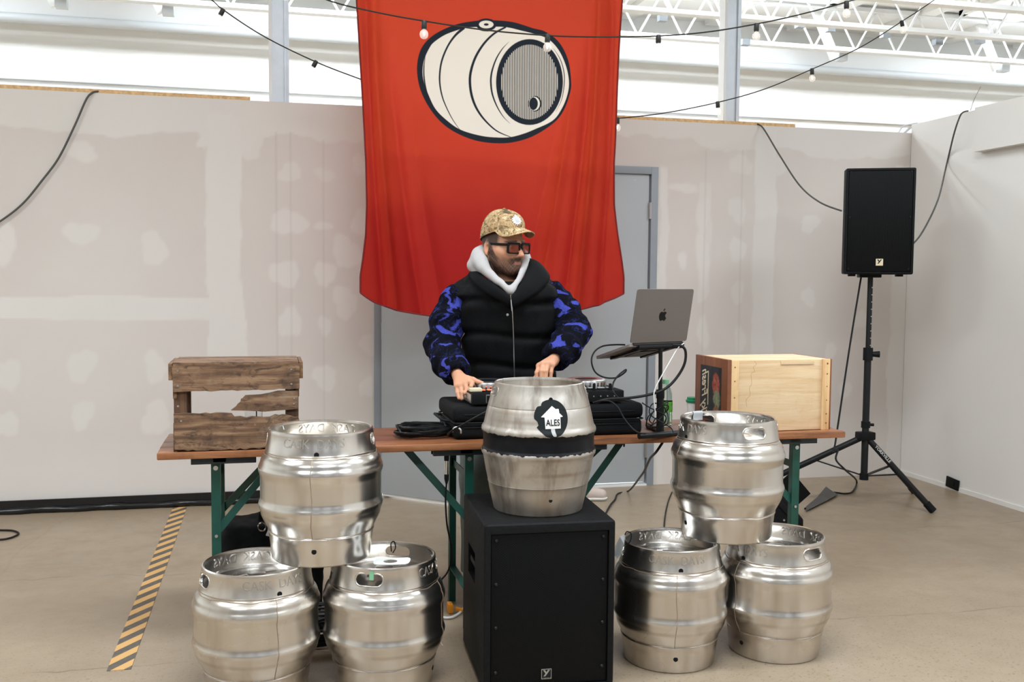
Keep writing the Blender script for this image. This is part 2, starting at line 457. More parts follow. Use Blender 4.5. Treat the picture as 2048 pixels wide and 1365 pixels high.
# rear wall with four tall windows behind the camera
rw = MB(); wins = (-6.0, -2.2, 1.6, 5.4); xs = [FX0]
for w in wins: xs += [w-1.3, w+1.3]
xs.append(FX1)
for i in range(0, len(xs), 2): rw.box(((xs[i]+xs[i+1])/2, FY0-.1, 2.6), (xs[i+1]-xs[i], .2, 5.2))
for w in wins: rw.box((w, FY0-.1, .5), (2.6, .2, 1.0)); rw.box((w, FY0-.1, 4.45), (2.6, .2, 1.5))
tag(rw.build('wall_rear', 'rear_grey', smooth=0), 'grey rear wall with tall windows', 'wall', kind='structure')
for i, w in enumerate(wins):
    g = MB()
    for k in range(4): g.box((w-1.3+k*2.6/3, FY0, 2.35), (.05, .08, 2.7))
    for z in (1.0, 2.35, 3.7): g.box((w, FY0, z), (2.6, .08, .05))
    tag(g.build('window_%d' % (i+1), 'black_metal', smooth=0), 'dark framed tall window in the rear wall', 'window', kind='structure')

ce = MB().box(((FX0+FX1)/2, (FY0+FY1)/2, CEIL_Z+.05), (FX1-FX0, FY1-FY0, .1)).build('ceiling', 'deck_white', smooth=0)
tag(ce, 'white metal deck ceiling with open joists', 'ceiling', kind='structure')
def joist(y, zb=4.42, zt=4.94, x0=-7, x1=13.5, name='joist'):
    j = MB()
    j.box(((x0+x1)/2, y, zt), (x1-x0, .12, .05)); j.box(((x0+x1)/2, y, zb), (x1-x0, .12, .05))
    n = int((x1-x0)/.6)
    for k in range(n):
        a = x0+(x1-x0)*k/n; b = x0+(x1-x0)*(k+.5)/n; c = x0+(x1-x0)*(k+1)/n
        j.cyl((a, y, zb), (b, y, zt), .013, n=6); j.cyl((b, y, zt), (c, y, zb), .013, n=6)
    return j.build(name, 'joist_white', ce)
for y in (1.0, 3.4, 5.8, 8.2, 9.5, 10.6, 11.7): joist(y)
for x in np.arange(-6.5, 13.5, 1.25):
    MB().box((x, 10.3, 4.965), (.22, 5.2, .07)).build('deck_rib', 'white_paint', ce, smooth=0)
for (x, y, w, h) in SKYL:
    g = MB()
    for q in (-1, 1): g.box((x+q*(w/2+.04), y, CEIL_Z-.03), (.08, h+.16, .06)); g.box((x, y+q*(h/2+.04), CEIL_Z-.03), (w+.16, .08, .06))
    g.build('skylight_kerb', 'white_paint', ce, smooth=0)
# beam and pipe at the top of the far wall
zb_ = 4.40
MB().box((2.5, 12.85, zb_+.12), (23, .3, .24)).build('eaves_beam', 'joist_white', ce, smooth=0)
MB().cyl((-8.8, 12.62, zb_-.04), (13.8, 12.62, zb_-.04), .055, n=12).build('pipe', 'pipe_grey', ce)
MB().box((2.5, 12.97, 3.75), (23, .05, .05)).build('wall_rail', 'joist_white', ce, smooth=0)
MB().box((-.75, 12.9, 3.36), (15.4, .18, .42)).build('wall_duct', 'white_paint', ce, bevel=.02)
for x in (-3.6, -2.5, -1.4, 1.5, 7.0, 9.5):
    MB().bar((x, 11.9, 4.95), (x+.3, 11.9, 4.35), .05, .12).build('hanger', 'white_paint', ce, smooth=0)
    MB().box((x+.36, 11.85, 4.36), (.12, .12, .10)).build('clamp', 'pipe_grey', ce, smooth=0)
for px, py in ((1325,37),(1600,50),(1660,58),(1770,70),(1875,85),(1960,82),(1490,85)):
    MB().box(at_y(px, py, 10.9), (.10, .08, .07)).build('conduit_box', 'frame_grey', ce, smooth=0)

# steel columns standing behind the partition
for x, lab in ((.095, 'grey galvanised steel column rising left of the banner'), (3.19, 'grey galvanised steel column rising right of the banner')):
    c = thing('steel_column', lab, 'column', (x, WALL_Y+.19, 0), group='steel columns')
    MB().box((0, 0, 2.48), (.012, .10, 4.9)).build('web', 'galvanised', c, smooth=0)
    MB().box((0, -.055, 2.48), (.105, .012, 4.9)).build('flange', 'galvanised', c, smooth=0)
    MB().box((0, .055, 2.48), (.105, .012, 4.9)).build('flange', 'galvanised', c, smooth=0)
    MB().box((-.062, -.02, 2.48), (.02, .09, 4.9)).build('side_plate', 'joist_white', c, smooth=0)
    MB().box((.028, -.068, 2.48), (.010, .014, 4.9)).build('seam_strip', 'galvanised', c, smooth=0)
    MB().box((0, 0, .012), (.2, .2, .024)).build('base_plate', 'galvanised', c, smooth=0)

# double door: the left leaf stands ajar
d1 = thing('door_1', 'grey steel double door behind the banner, left leaf ajar', 'door'); del d1['category']; d1['kind'] = 'structure'
d1.location = ((DJ_L+DJ_R)/2, WALL_Y, 0)
def dchild(o): o.matrix_parent_inverse = Matrix.Translation(-Vector(d1.location)); return o
fr = MB(); fw = .05; yc = WALL_Y+.045
for x in (DJ_L+fw/2, DJ_R-fw/2): fr.box((x, yc, DH/2), (fw, .13, DH))
fr.box(((DJ_L+DJ_R)/2, yc, DH-fw/2), (DJ_R-DJ_L-2*fw, .13, fw))
dchild(fr.build('door_frame', 'frame_grey', d1, bevel=.003))
lw = (DJ_R-DJ_L)/2-fw
lf = dchild(MB().box((DJ_R-fw-.006-lw/2, WALL_Y+.02, 1.075), (lw-.008, .044, 2.10)).build('door_leaf', 'door_grey', d1, bevel=.002))
for z in (1.885, 1.1, .25):
    MB().cyl((DJ_R-fw-.004, WALL_Y-.012, z-.055), (DJ_R-fw-.004, WALL_Y-.012, z+.055), .010, n=10).build('hinge', 'steel_bright', lf)
for x in (2.2, 2.42): MB().cyl((x, WALL_Y-.004, 2.09), (x, WALL_Y+.0, 2.09), .005, n=8).build('screw', 'steel_bright', lf)
hx = DJ_L+fw+.005; A = math.radians(-42); dr = Vector((math.cos(A), math.sin(A), 0)); nr = Vector((-dr.y, dr.x, 0))
hp = Vector((hx, WALL_Y-.012, 1.08))
R = Matrix((dr, nr, Vector((0, 0, 1)))).transposed()
lf2 = dchild(MB().box(hp+dr*(lw/2)+nr*.0, (lw-.008, .044, 2.10), R).build('door_leaf', 'door_grey', d1, bevel=.002))
MB().box(hp+dr*(lw/2)-Vector((0, 0, 1.058)), (lw-.02, .03, .016), R).build('lit_gap_strip', 'white_cable', lf2, smooth=0)  # white bar stands in for light showing through the gap under the leaf
for z in (1.885, 1.075, .25):
    MB().cyl((hx-.004, WALL_Y-.022, z-.055), (hx-.004, WALL_Y-.022, z+.055), .010, n=10).build('hinge', 'steel_bright', lf2)
dchild(MB().box(((DJ_L+DJ_R)/2, WALL_Y+.04, .006), (DJ_R-DJ_L-.1, .12, .012)).build('threshold', 'white_cable', d1, smooth=0))

# black plastic run along the wall foot, striped tape, wall plate
pth = [(-3.1, 6.30, .03)]
for k in range(1, 60):
    x = -3.1+k*.06; pth.append((x, 6.335+.005*math.sin(k*1.3), .020+.003*math.sin(k*.9)))
bs = MB().tube(pth, [.019+.003*math.sin(k*2.1) for k in range(60)], 10)
bs.box((-1.4, 6.345, .045), (3.4, .012, .07))
tag(bs.build('plastic_sheeting', 'black_sheet', smooth=60), 'black crinkled plastic sheeting rolled along the left wall foot', 'plastic sheet')

m = Mat('hazard', .55); X, Y, Z = m.xyz(m.co()); wear = m.noise(m.co(), 28, 5, .7)
st = ((Y*1.0-X*1.45)/.135).fract().step(.485, .515)
blk = m.mix(wear.step(.45, .75)*.55, srgb(86, 81, 74), srgb(128, 118, 104))
m.color(m.mix(st, m.mix(wear.step(.5, .8)*.4, srgb(214, 168, 104), srgb(198, 164, 116)), blk))
hz = MB().box((-.525, 5.02, .0012), (.082, 2.60, .0022)).build('hazard_tape', 'hazard', smooth=0)
tag(hz, 'yellow and black striped hazard tape stuck on the floor', 'tape')
op = thing('outlet_cover', 'small black plate leaning at the right wall foot', 'wall plate', (RWALL_X-.012, 5.775, 0))
MB().box((0, 0, .048), (.012, .125, .072), Matrix.Rotation(.09, 3, 'X')).build('plate', 'black_plastic', op, bevel=.003)
MB().box((-.008, 0, .05), (.006, .05, .03), Matrix.Rotation(.09, 3, 'X')).build('socket', 'black_rubber', op, bevel=.002)
# ---------------------------------------------------------------- casks
def steel(name, base, warm, r0, r1, dull, stain, drip=False):
    m = Mat(name, .3, 1.0); co = m.co(rnd=9.0); cs = m.co(scale=(1, 1, .25), rnd=9.0)
    cl = m.noise(co, 3, 3, .5); st = m.noise(cs, 9, 3, .55); sc = m.noise(m.co(scale=(1, 1, 6), rnd=5.0), 26, 5, .7)
    x, y, z = m.xyz(m.co())
    c = m.mix(cl.step(.35, .7), base, warm)
    c = m.mix(st.step(.50, .80)*stain, c, srgb(142, 120, 96))
    for z0_ in (.150, .205, .332, .362, .100): c = m.mix(((z-z0_).ab()).step(.010, .002)*cl.step(.42, .62)*.55*stain, c, srgb(120, 96, 72))
    if drip:
        dp = m.noise(m.co(scale=(1, 1, .13), rnd=3.0), 16, 4, .6); c = m.mix(dp.step(.52, .68)*.65, c, srgb(112, 98, 84)); gr = m.noise(co, 9, 6, .7); c = m.mix(gr.step(.5, .75)*.5, c, srgb(124, 108, 92))
    low = z.step(.16, .02)*.35*stain                       # tide marks of old dirt on the lower chime
    c = m.mix(low*st.step(.3, .6), c, srgb(150, 128, 100))
    m.color(c); m.rough(cl.step(.3, .7)*(r1-r0)+r0)
    m.b.inputs['Metallic'].default_value = dull
    return m
steel('cask_steel', srgb(224, 222, 219), srgb(214, 208, 199), .21, .29, 1.0, .5)
m = steel('cask_dull', srgb(196, 192, 185), srgb(178, 170, 160), .34, .55, .85, .8, True)
plain('cask_black', (.005, .006, .008), .4, 0, var=.4, scale=18, spec=.18)

CP = [(0, .004), (.160, .004), (.1655, .0), (.169, .004), (.1705, .02), (.177, .07), (.1795, .090), (.182, .094), (.180, .099), (.186, .112), (.198, .135), (.2045, .15), (.2065, .160), (.2085, .168), (.2125, .178), (.2135, .186), (.2115, .194), (.2075, .203), (.2070, .215), (.2070, .275), (.2080, .287), (.2120, .297), (.2135, .306), (.2125, .315), (.2085, .324), (.2060, .330), (.2052, .336), (.2010, .346), (.1950, .354), (.1900, .360), (.1885, .364), (.1895, .368), (.1875, .373), (.1835, .40), (.1795, .428), (.1800, .433), (.1785, .4395), (.1740, .4420), (.1695, .4395), (.1685, .434), (.1720, .428), (.1755, .40), (.1785, .380), (.1700, .3735), (.150, .3745), (.13, .382), (.08, .388), (.045, .389), (.043, .395), (.036, .396), (.034, .392), (0, .392)]
def r_at(prof, z):
    best = 0
    for (r0, z0), (r1, z1) in zip(prof[:-1], prof[1:]):
        if min(z0, z1)-1e-6 <= z <= max(z0, z1)+1e-6 and abs(z1-z0) > 1e-6:
            best = max(best, r0+(r1-r0)*(z-z0)/(z1-z0))
    return best
def capsule_poly(w, h, n=10):
    r = h/2; pts = []
    for k in range(n+1): a = -math.pi/2+math.pi*k/n; pts.append((w/2-r+r*math.cos(a), r*math.sin(a)))
    for k in range(n+1): a = math.pi/2+math.pi*k/n; pts.append((-w/2+r+r*math.cos(a), r*math.sin(a)))
    return pts
def cut(me_a, cutter, name, mat, smooth=35):
    oa = bpy.data.objects.new('a', me_a); ob = bpy.data.objects.new('b', cutter); COL.objects.link(oa); COL.objects.link(ob)
    md = oa.modifiers.new('b', 'BOOLEAN'); md.operation = 'DIFFERENCE'; md.object = ob; md.solver = 'EXACT'
    dg = bpy.context.evaluated_depsgraph_get(); dg.update()
    me = bpy.data.meshes.new_from_object(oa.evaluated_get(dg)); me.name = name
    bpy.data.objects.remove(oa); bpy.data.objects.remove(ob)
    finish(me, mat, smooth); return me
PX = Matrix(((0, 0, 1), (1, 0, 0), (0, 1, 0)))     # polygon xy -> yz, extruded along x
HZ = .404
shell = MB().lathe(CP, 96).mesh('shell')
ck = MB().prism(capsule_poly(.096, .040), .6, PX, (-.3, 0, HZ)).mesh('cut', recalc=True)
CASK = cut(shell, ck, 'body', 'cask_steel', 30)
def wrap(prof, off=0.0, a0=-math.pi/2, mirror=False, z0=0.0, rr=None):
    def fn(x, y):
        z = z0+y; r = (rr(z) if rr else r_at(prof, z))+off; a = a0+(-1 if mirror else 1)*x/ (r if r > .01 else .1)
        return Vector((r*math.cos(a), r*math.sin(a), z))
    return fn
inner_r = lambda z: .1685+(.434-z)*.18
def wrap_text(txt, size, prof, z0, a0, name, mat, off, mirror=False, rr=None, squeeze=1.0, ext=.0012, bold=0.0):
    me = text_mesh(txt, size, ext, bold, squeeze); fn = wrap(prof, 0, a0, mirror, z0, rr)
    for v in me.vertices:
        e = v.co.z; p = fn(v.co.x, v.co.y); rad = Vector((p.x, p.y, 0)); 
        v.co = p+rad.normalized()*(e+off)
    me.name = name; finish(me, mat, 50); return me
TXTS = []
for wd_, sh_ in (('CASK', -.060), ('DAYS', .058)):
    for a0_ in (-math.pi/2, math.pi/2):
        TXTS.append(wrap_text(wd_, .042, CP, .4085, a0_+sh_/.182, 'embossed_text', 'emboss', -.0004, squeeze=.92, ext=.0018))
        me = wrap_text(wd_, .042, CP, .4085, a0_+sh_/.172, 'embossed_text', 'emboss', -.0006, rr=inner_r, squeeze=.92, ext=.0018)
        for v in me.vertices: r_ = math.hypot(v.co.x, v.co.y); k_ = (r_-2*(r_-inner_r(v.co.z)))/r_; v.co.x *= k_; v.co.y *= k_
        TXTS.append(me)                     # punched through: reads backwards on the inside
def lip_mesh(sgn):
    mb = MB()
    pts = []
    for (u, w) in capsule_poly(.097, .041, 8):
        z = HZ+w; r = r_at(CP, z)-.0014; a = (0 if sgn > 0 else math.pi)+u/r
        pts.append(Vector((r*math.cos(a), r*math.sin(a), z)))
    mb.tube(pts, .0030, 8, closed=True); return mb.mesh('handle_lip', 'cask_steel', 60)
LIPS = [lip_mesh(1), lip_mesh(-1)]
def hole_mesh(z, a=-math.pi/2, r=.0085):
    rr = r_at(CP, z); c = Vector((rr*math.cos(a), rr*math.sin(a), z)); d = Vector((math.cos(a), math.sin(a), 0))
    return MB().cyl(c-d*.004, c+d*.0009, r, n=16).mesh('vent_hole', 'black_rubber', 60)
HOLES = [hole_mesh(.376, -math.pi/2+.06), hole_mesh(.055)]
def seam_mesh():
    pts = [(r, z) for r, z in CP if .09 < z < .37 and r > .175][:-0 or None]
    pts = [(r_at(CP, z)+.0005, z) for z in np.linspace(.096, .362, 40)]
    P = [Vector((r*math.cos(-math.pi/2-.02+.012*math.sin(z*37)), r*math.sin(-math.pi/2-.02+.012*math.sin(z*37)), z)) for r, z in pts]
    return MB().tube(P, .0013, 6).mesh('weld_seam', 'grime', 60)
SEAM = seam_mesh()
def ring_mesh(z, amp, r):
    P = []
    for k in range(120):
        a = 2*math.pi*k/120; zz = z+amp*math.sin(a*7)+amp*.6*math.sin(a*17+1); rr = r_at(CP, zz)-.0001; P.append(Vector((rr*math.cos(a), rr*math.sin(a), zz)))
    return MB().tube(P, r, 5, closed=True).mesh('weld_ring', 'grime', 60)
RINGS = [ring_mesh(.3585, .0015, .0014), ring_mesh(.0965, .0012, .0012)]
CAP = MB().lathe([(0, .3995), (.028, .3995), (.031, .398), (.031, .390)], 24).mesh('shive', 'steel_bright', 40)
def cask(loc, ang, label, extra=None, tilt=(0, 0)):
    t = thing('cask', label, 'cask', loc, math.radians(ang), 'steel beer casks')
    t.rotation_euler = (tilt[0], tilt[1], math.radians(ang)); t.scale = (1, 1, 1.018)
    b = link('body', CASK, t)
    for me in TXTS: link('embossed_text', me, b)
    for me in LIPS: link('handle_lip', me, b)
    for me in HOLES: link('vent_hole', me, b)
    link('weld_seam', SEAM, b); [link('weld_ring', q_, b) for q_ in RINGS]; link('shive', CAP, t)
    return t
H = .4500
# the angle turns the lettering away from the -Y direction (positive: to the right)
c1 = cask((-.040, 3.440, 0), 20, 'steel cask on the floor at far left, lower left of the left pile')
c2 = cask((.394, 3.430, 0), 67, 'steel cask with a white tag on top, beside the black subwoofer')
c3 = cask((.180, 3.475, H), -11, 'steel cask balanced on top of the left pile of two')
c4 = cask((1.462, 3.410, 0), -15, 'steel cask on the floor with a grey tag on its left handle')
c5 = cask((1.892, 3.400, 0), -71, 'rightmost steel cask on the floor, at the right end of the row')
c6 = cask((1.700, 3.440, H), -84, 'steel cask with grey tape on its rim, topping the right pile')

# tags, ties and tape on the casks (each in the frame of its cask)
def W2L(t, p): return t.matrix_world.inverted() @ Vector(p)
bpy.context.view_layer.update()
def local(t, p):
    M = Matrix.Translation(t.location) @ t.rotation_euler.to_matrix().to_4x4() @ Matrix.Diagonal((*t.scale, 1)); return M.inverted() @ Vector(p)
def sheet(name, t, pts, mat, th=.0012):
    # thin card from four (or more) corner points in world space
    P = [local(t, p) for p in pts]; n = (P[1]-P[0]).cross(P[2]-P[0]).normalized()*th; k = len(P)
    vs = P+[p+n for p in P]
    return MB().add(vs, [tuple(range(k-1, -1, -1)), tuple(range(k, 2*k))]+[(i, (i+1) % k, k+(i+1) % k, k+i) for i in range(k)]).build(name, mat, t, smooth=0)
# c2: white punched tag lying over the head, zip tie, green tape
tg = MB(); ring = []
for k in range(28):
    a = 2*math.pi*k/28; ring.append((math.cos(a), math.sin(a)))
P0 = local(c2, at_z(784, 1124, .4455)); Pm = Matrix.Rotation(-c2.rotation_euler.z-.25, 3, 'Z')
vs = []; fs = []
for z in (0, .0015):
    for (ca, sa) in ring:
        s_ = min(.062/max(abs(ca), 1e-6), .040/max(abs(sa), 1e-6), .066)
        vs.append(P0+Pm @ Vector((ca*s_, sa*s_, z+.16*max(0, ca*s_)*.3)))
    for (ca, sa) in ring: vs.append(P0+Pm @ Vector((ca*.024-.006, sa*.021, z)))
for k in range(28):
    l = (k+1) % 28
    fs += [(k, l, 28+l, 28+k), (56+k, 84+k, 84+l, 56+l), (k, 56+k, 56+l, l), (28+k, 28+l, 84+l, 84+k)]
tgo = MB().add(vs, fs).build('paper_tag', 'card_white', c2, smooth=0)
MB().tube(catmull([local(c2, at_z(x, y, z)) for x, y, z in ((783, 1104, .425), (782, 1088, .45), (788, 1084, .452), (791, 1096, .43), (786, 1106, .42))], 5), .0022, 6).build('cable_tie', 'black_plastic', c2)
poly_mesh('green_tape', [[(-.007, -.013), (.008, -.013), (.008, .016), (-.007, .016)]], .004, wrap(CP, .0012, math.pi+.05, False, .418), 'tape_green', c2)
# c4: grey round-ended tag hanging at the left handle with black tie
sheet('hanging_tag', c4, [at_d(x, y, d) for x, y, d in ((1250, 1068, 3.56), (1240, 1074, 3.56), (1231, 1092, 3.57), (1229, 1112, 3.58), (1234, 1118, 3.57), (1241, 1110, 3.56), (1248, 1090, 3.55))], 'tag_grey')
MB().tube(catmull([local(c4, at_d(x, y, d)) for x, y, d in ((1250, 1070, 3.555), (1254, 1064, 3.53), (1262, 1068, 3.53), (1261, 1082, 3.53), (1250, 1096, 3.545))], 6), .0022, 6).build('cable_tie', 'black_plastic', c4)
# c6: folded grey tape over the rim, a tag and a clip inside
def rim_strip(t, a_world, wid, path, name, mat):
    a0 = math.radians(a_world)-t.rotation_euler.z; vs = []; n = 9
    for (r, z) in path:
        for k in range(n): a = a0+(k/(n-1)-.5)*wid/.175; vs.append((r*math.cos(a), r*math.sin(a), z))
    fs = [(i*n+k, i*n+k+1, (i+1)*n+k+1, (i+1)*n+k) for i in range(len(path)-1) for k in range(n-1)]
    return MB().add(vs, fs).build(name, mat, t, smooth=60)
rim_strip(c6, 108, .052, [(.1822, .420), (.1818, .432), (.1805, .4400), (.1745, .4436), (.1685, .4405), (.1672, .434), (.1700, .424), (.1690, .408)], 'rim_tape', 'tag_grey')
rim_strip(c6, 118, .075, [(.1650, .402), (.140, .396), (.115, .394)], 'paper_tag', 'card_white')
pc_ = local(c6, (1.70+.150*math.cos(math.radians(92)), 3.44+.150*math.sin(math.radians(92)), .45+.408))
MB().box(pc_, (.030, .022, .016), Matrix.Rotation(.6, 3, 'Z')).build('clip', 'black_plastic', c6, bevel=.004)
# c2, c3: white drips and thread
MB().tube(catmull([local(c2, at_d(x, y, d)) for x, y, d in ((872, 1182, 3.475), (881, 1205, 3.475), (884, 1222, 3.48), (881, 1240, 3.485), (881, 1282, 3.49), (886, 1292, 3.49))], 4), .0016, 6).build('white_thread', 'white_cable', c2)
MB().tube([local(c3, at_z(x, y, z)) for x, y, z in ((561, 850, .880), (566, 853, .888), (568, 860, .878))], .0015, 6).build('white_thread', 'white_cable', c3)

# centre cask: older, dull, black band, sticker
DP = [(0, .004), (.150, .004), (.156, .0), (.160, .004), (.1635, .02), (.1760, .075), (.1800, .098), (.1822, .102), (.1812, .106), (.1900, .145), (.1960, .180), (.1985, .196), (.2045, .206), (.2055, .213), (.2040, .221), (.1990, .229), (.1985, .240), (.1985, .268), (.2000, .276), (.2050, .284), (.2060, .291), (.2045, .299), (.1995, .306), (.1965, .314), (.1900, .345), (.1835, .372), (.1822, .374), (.1822, .377), (.1815, .380), (.1720, .415), (.1610, .446), (.1608, .451), (.1590, .4565), (.1550, .4585), (.1510, .4560), (.1500, .450), (.1530, .445), (.1590, .425), (.1660, .405), (.150, .398), (.12, .404), (.06, .410), (.042, .410), (.040, .416), (.034, .417), (0, .414)]
shell = MB().lathe(DP, 96).mesh('shell')
ck = MB().prism(capsule_poly(.085, .030), .6, PX, (-.3, 0, .427)).mesh('cut')
SUB_H = .593
c7 = thing('cask', 'dull scuffed cask with a black band and house sticker on the subwoofer', 'cask', (.946, 3.415, SUB_H), 0.0, 'steel beer casks')
b7 = link('body', cut(shell, ck, 'body', 'cask_dull', 30), c7)
band = [(r_at(DP, z)+.0006, z) for z in np.linspace(.2190, .2875, 22)]
# ragged black band
bm_ = MB(); n = 360; rb_ = random.Random(2); jg = [rb_.random() for _ in range(2*n)]; vs = []; rows = len(band)
for i, (r, z) in enumerate(band):
    for k in range(n):
        a = 2*math.pi*k/n
        zz = z
        if i == 0: zz += .003*jg[k]+.002*math.sin(k*.31)+.002*math.sin(k*.83+1)
        if i == rows-1: zz -= .0025*jg[n+k]+.0015*math.sin(k*.27)+.001*math.sin(k*.71+2)
        rr = r_at(DP, zz)+.0006
        vs.append((rr*math.cos(a), rr*math.sin(a), zz))
fs = [(i*n+k, i*n+(k+1) % n, (i+1)*n+(k+1) % n, (i+1)*n+k) for i in range(rows-1) for k in range(n)]
bm_.add(vs, fs).build('black_band', 'cask_black', c7, smooth=50)
AF = -math.pi/2           # cask-local angle that faces -Y
STK = AF+math.radians(13.5-15.5)            # sticker sits right of centre as the camera sees it
SR = lambda z: .1985-.245*(z-.305)
fn = wrap(DP, .0010, STK, False, .349); fn2 = wrap(DP, .0018, STK, False, .349); fn3 = wrap(DP, .0036, STK, False, .349)
k_ = .000128*1.0
def zp(x, y): return ((x-672)*k_, (680-y)*k_*1.02)      # close-up picture units -> metres
disc = [zp(672+468*math.sin(a), 680-490*math.cos(a)) for a in np.linspace(-.52, 3.55, 44)]
disc += [zp(x, y) for x, y in ((430, 1080), (330, 985), (258, 905), (310, 850), (285, 760), (200, 680), (195, 620), (215, 520), (275, 400), (310, 368), (400, 350), (405, 310))]
st = poly_mesh('sticker', [disc], .006, fn, 'ink_black', c7)
house = [zp(x, y) for x, y in ((690, 355), (800, 440), (820, 430), (880, 435), (890, 540), (985, 625), (975, 640), (915, 645), (912, 935), (490, 940), (478, 645), (385, 640), (400, 620))]
poly_mesh('house_shape', [house], .006, fn2, 'card_white', st)
poly_mesh('torn_strip', [[zp(x, y) for x, y in ((640, 940), (745, 940), (755, 1040), (780, 1100), (770, 1140), (700, 1130), (660, 1080), (640, 1000))]], .006, fn2, 'tag_grey', st)
tm = text_mesh('ALES', .030, .0001, .0004, .78)
for v in tm.vertices: x, y = v.co.x, v.co.y; v.co = fn3(x+(700-672)*k_, y+(680-790)*k_)
finish(tm, 'ink_black', 0); link('lettering', tm, st)
link('vent_hole', MB().cyl(fn(.0, .064)*1.0, fn(.0, .064)+Vector((math.cos(STK), math.sin(STK), 0))*.0006, .007, n=14).mesh('vent_hole', 'black_rubber', 60), b7)
rl = r_at(DP, .062); al = STK+.02
link('vent_hole', MB().cyl((rl*math.cos(al)*.98, rl*math.sin(al)*.98, .062), (rl*1.004*math.cos(al), rl*1.004*math.sin(al), .062), .0065, n=14).mesh('vent_hole', 'black_rubber', 60), b7)
lp = MB()
for sgn in (1, -1):
    pts = []
    for (u, w) in capsule_poly(.088, .033, 8):
        z = .427+w; r = r_at(DP, z); a = (0 if sgn > 0 else math.pi)+u/r; pts.append(Vector((r*math.cos(a), r*math.sin(a), z)))
    MB().tube(pts, .0018, 8, closed=True).build('handle_lip', 'cask_dull', b7, smooth=60)
link('shive', CAP, c7).location = (0, 0, .02)

# ---------------------------------------------------------------- loudspeakers
m = Mat('grille', .45); co = m.co(scale=(1, 1, 1)); x, y, z = m.xyz(co)
hx = ((x/.00150).sin()*((z/.00125).sin())).step(-.15, .35)
m.color(m.mix(hx, (.002, .002, .0025), (.006, .007, .008))); m.bump(hx, .25, .001); m.b.inputs['Specular IOR Level'].default_value = .12
m = Mat('grille_fine', .5); x, y, z = m.xyz(m.co()); hx = (x/.0011).sin().step(-.3, .5)
m.color(m.mix(hx, (.002, .002, .002), (.005, .0055, .006))); m.bump(hx, .25, .001); m.b.inputs['Specular IOR Level'].default_value = .12

sb = thing('subwoofer', 'large black subwoofer cabinet on the floor under the centre cask', 'speaker', (.944, 3.44, 0), math.radians(-3.0))
w, d = .458, .500
cab = MB().box((0, 0, SUB_H/2+.006), (w, d, SUB_H-.012)).mesh('cabinet', bevel=.014, seg=3)
def boxmesh(c, s_): return MB().box(c, s_).mesh('x')
def multi_cut(me, boxes, name, mat):
    cb = MB()
    for c, s_ in boxes: cb.box(c, s_)
    return cut(me, cb.mesh('c'), name, mat)
cab = multi_cut(cab, [((0, -d/2, SUB_H/2-.005), (w-.046, .04, SUB_H-.058)), ((-w/2, .03, .385), (.05, .16, .11)), ((w/2, .03, .385), (.05, .16, .11))], 'cabinet', 'cabinet_black')
cabo = link('cabinet', cab, sb)
MB().box((0, -d/2+.013, SUB_H/2-.005), (w-.050, .012, SUB_H-.062)).build('grille', 'grille', sb, bevel=.004)
for zz in (.08, .235, .385, .535):
    for sx in (-1, 1):
        MB().lathe([(0, .006), (.004, .0055), (.0065, .002), (.007, 0)], 12, (0, 0, 0), Matrix.Rotation(math.pi/2, 3, 'X')).build('screw', 'black_metal', sb).location = (sx*(w/2-.042), -d/2+.0065, zz)
for sx in (-1, 1):
    MB().box((sx*(w/2-.012), .03, .385), (.012, .158, .022)).build('handle_bar', 'black_plastic', sb, bevel=.004)
for x in (-.2, .2):
    for y in (-.2, .2): MB().cyl((x, y, 0), (x, y, .012), .02, n=12).build('foot', 'black_rubber', sb)
def badge(parent, cx, y, cz, s_, inv=False):
    b = MB().box((cx, y, cz), (s_, .003, s_)).build('badge', 'steel_bright' if not inv else 'card_gold', parent, bevel=.001)
    MB().box((cx, y-.0018, cz), (s_*.88, .001, s_*.88)).build('badge_face', 'ink_black' if not inv else 'card_gold', b, smooth=0)
    k = s_*.5
    yp = [(-.75, .72), (-.35, .72), (.0, .25), (.30, .72), (.72, .72), (.05, -.22), (-.25, -.62), (-.66, -.62), (-.22, -.05), (-.42, .22)]
    MB().prism([(px*k*.9, py*k*.9) for px, py in yp], .0008, Matrix(((1, 0, 0), (0, 0, -1), (0, 1, 0))), (cx, y-.0024, cz+s_*.08)).build('emblem', 'steel_bright' if not inv else 'ink_black', b, smooth=0)
    return b
plain('card_gold', srgb(222, 208, 176), .5)
bd = badge(sb, -.01, -d/2+.004, .066, .036)
tm = text_mesh('YORKVILLE', .0062, .0003); 
for v in tm.vertices: v.co = Vector((v.co.x-.01, -d/2+.004-.0028-v.co.z, v.co.y+.066-.0145))
finish(tm, 'steel_bright', 0); link('badge_text', tm, bd)

# speaker on its stand
SPD = 6.2
ptop = at_d(1741, 552, SPD); pbot = at_d(1728, 950, SPD)
stn = thing('speaker_stand', 'black tripod stand holding the loudspeaker by the right wall', 'stand', (pbot.x, pbot.y, 0))
O = Vector((pbot.x, pbot.y, 0))
def L(p): return Vector(p)-O
P_b, P_t = L(pbot), L(ptop)
ax = (P_t-P_b).normalized()
def on(z): return P_b+ax*((z-P_b.z)/ax.z)
MB().cyl(on(.19), on(.95), .0215, n=16).build('lower_pole', 'black_metal', stn)
up_ = MB().cyl(on(.94), P_t-ax*.006, .0165, n=16).build('upper_pole', 'black_metal', stn)
for k in range(9): MB().cyl(on(1.02+k*.045)+Vector((.004, -.0160, 0)), on(1.02+k*.045)+Vector((.004, -.0175, 0)), .004, n=8).build('pin_hole', 'steel_bright', up_, smooth=0)
cl = MB().cyl(on(.925), on(1.005), .030, n=16).build('collar', 'black_plastic', stn)
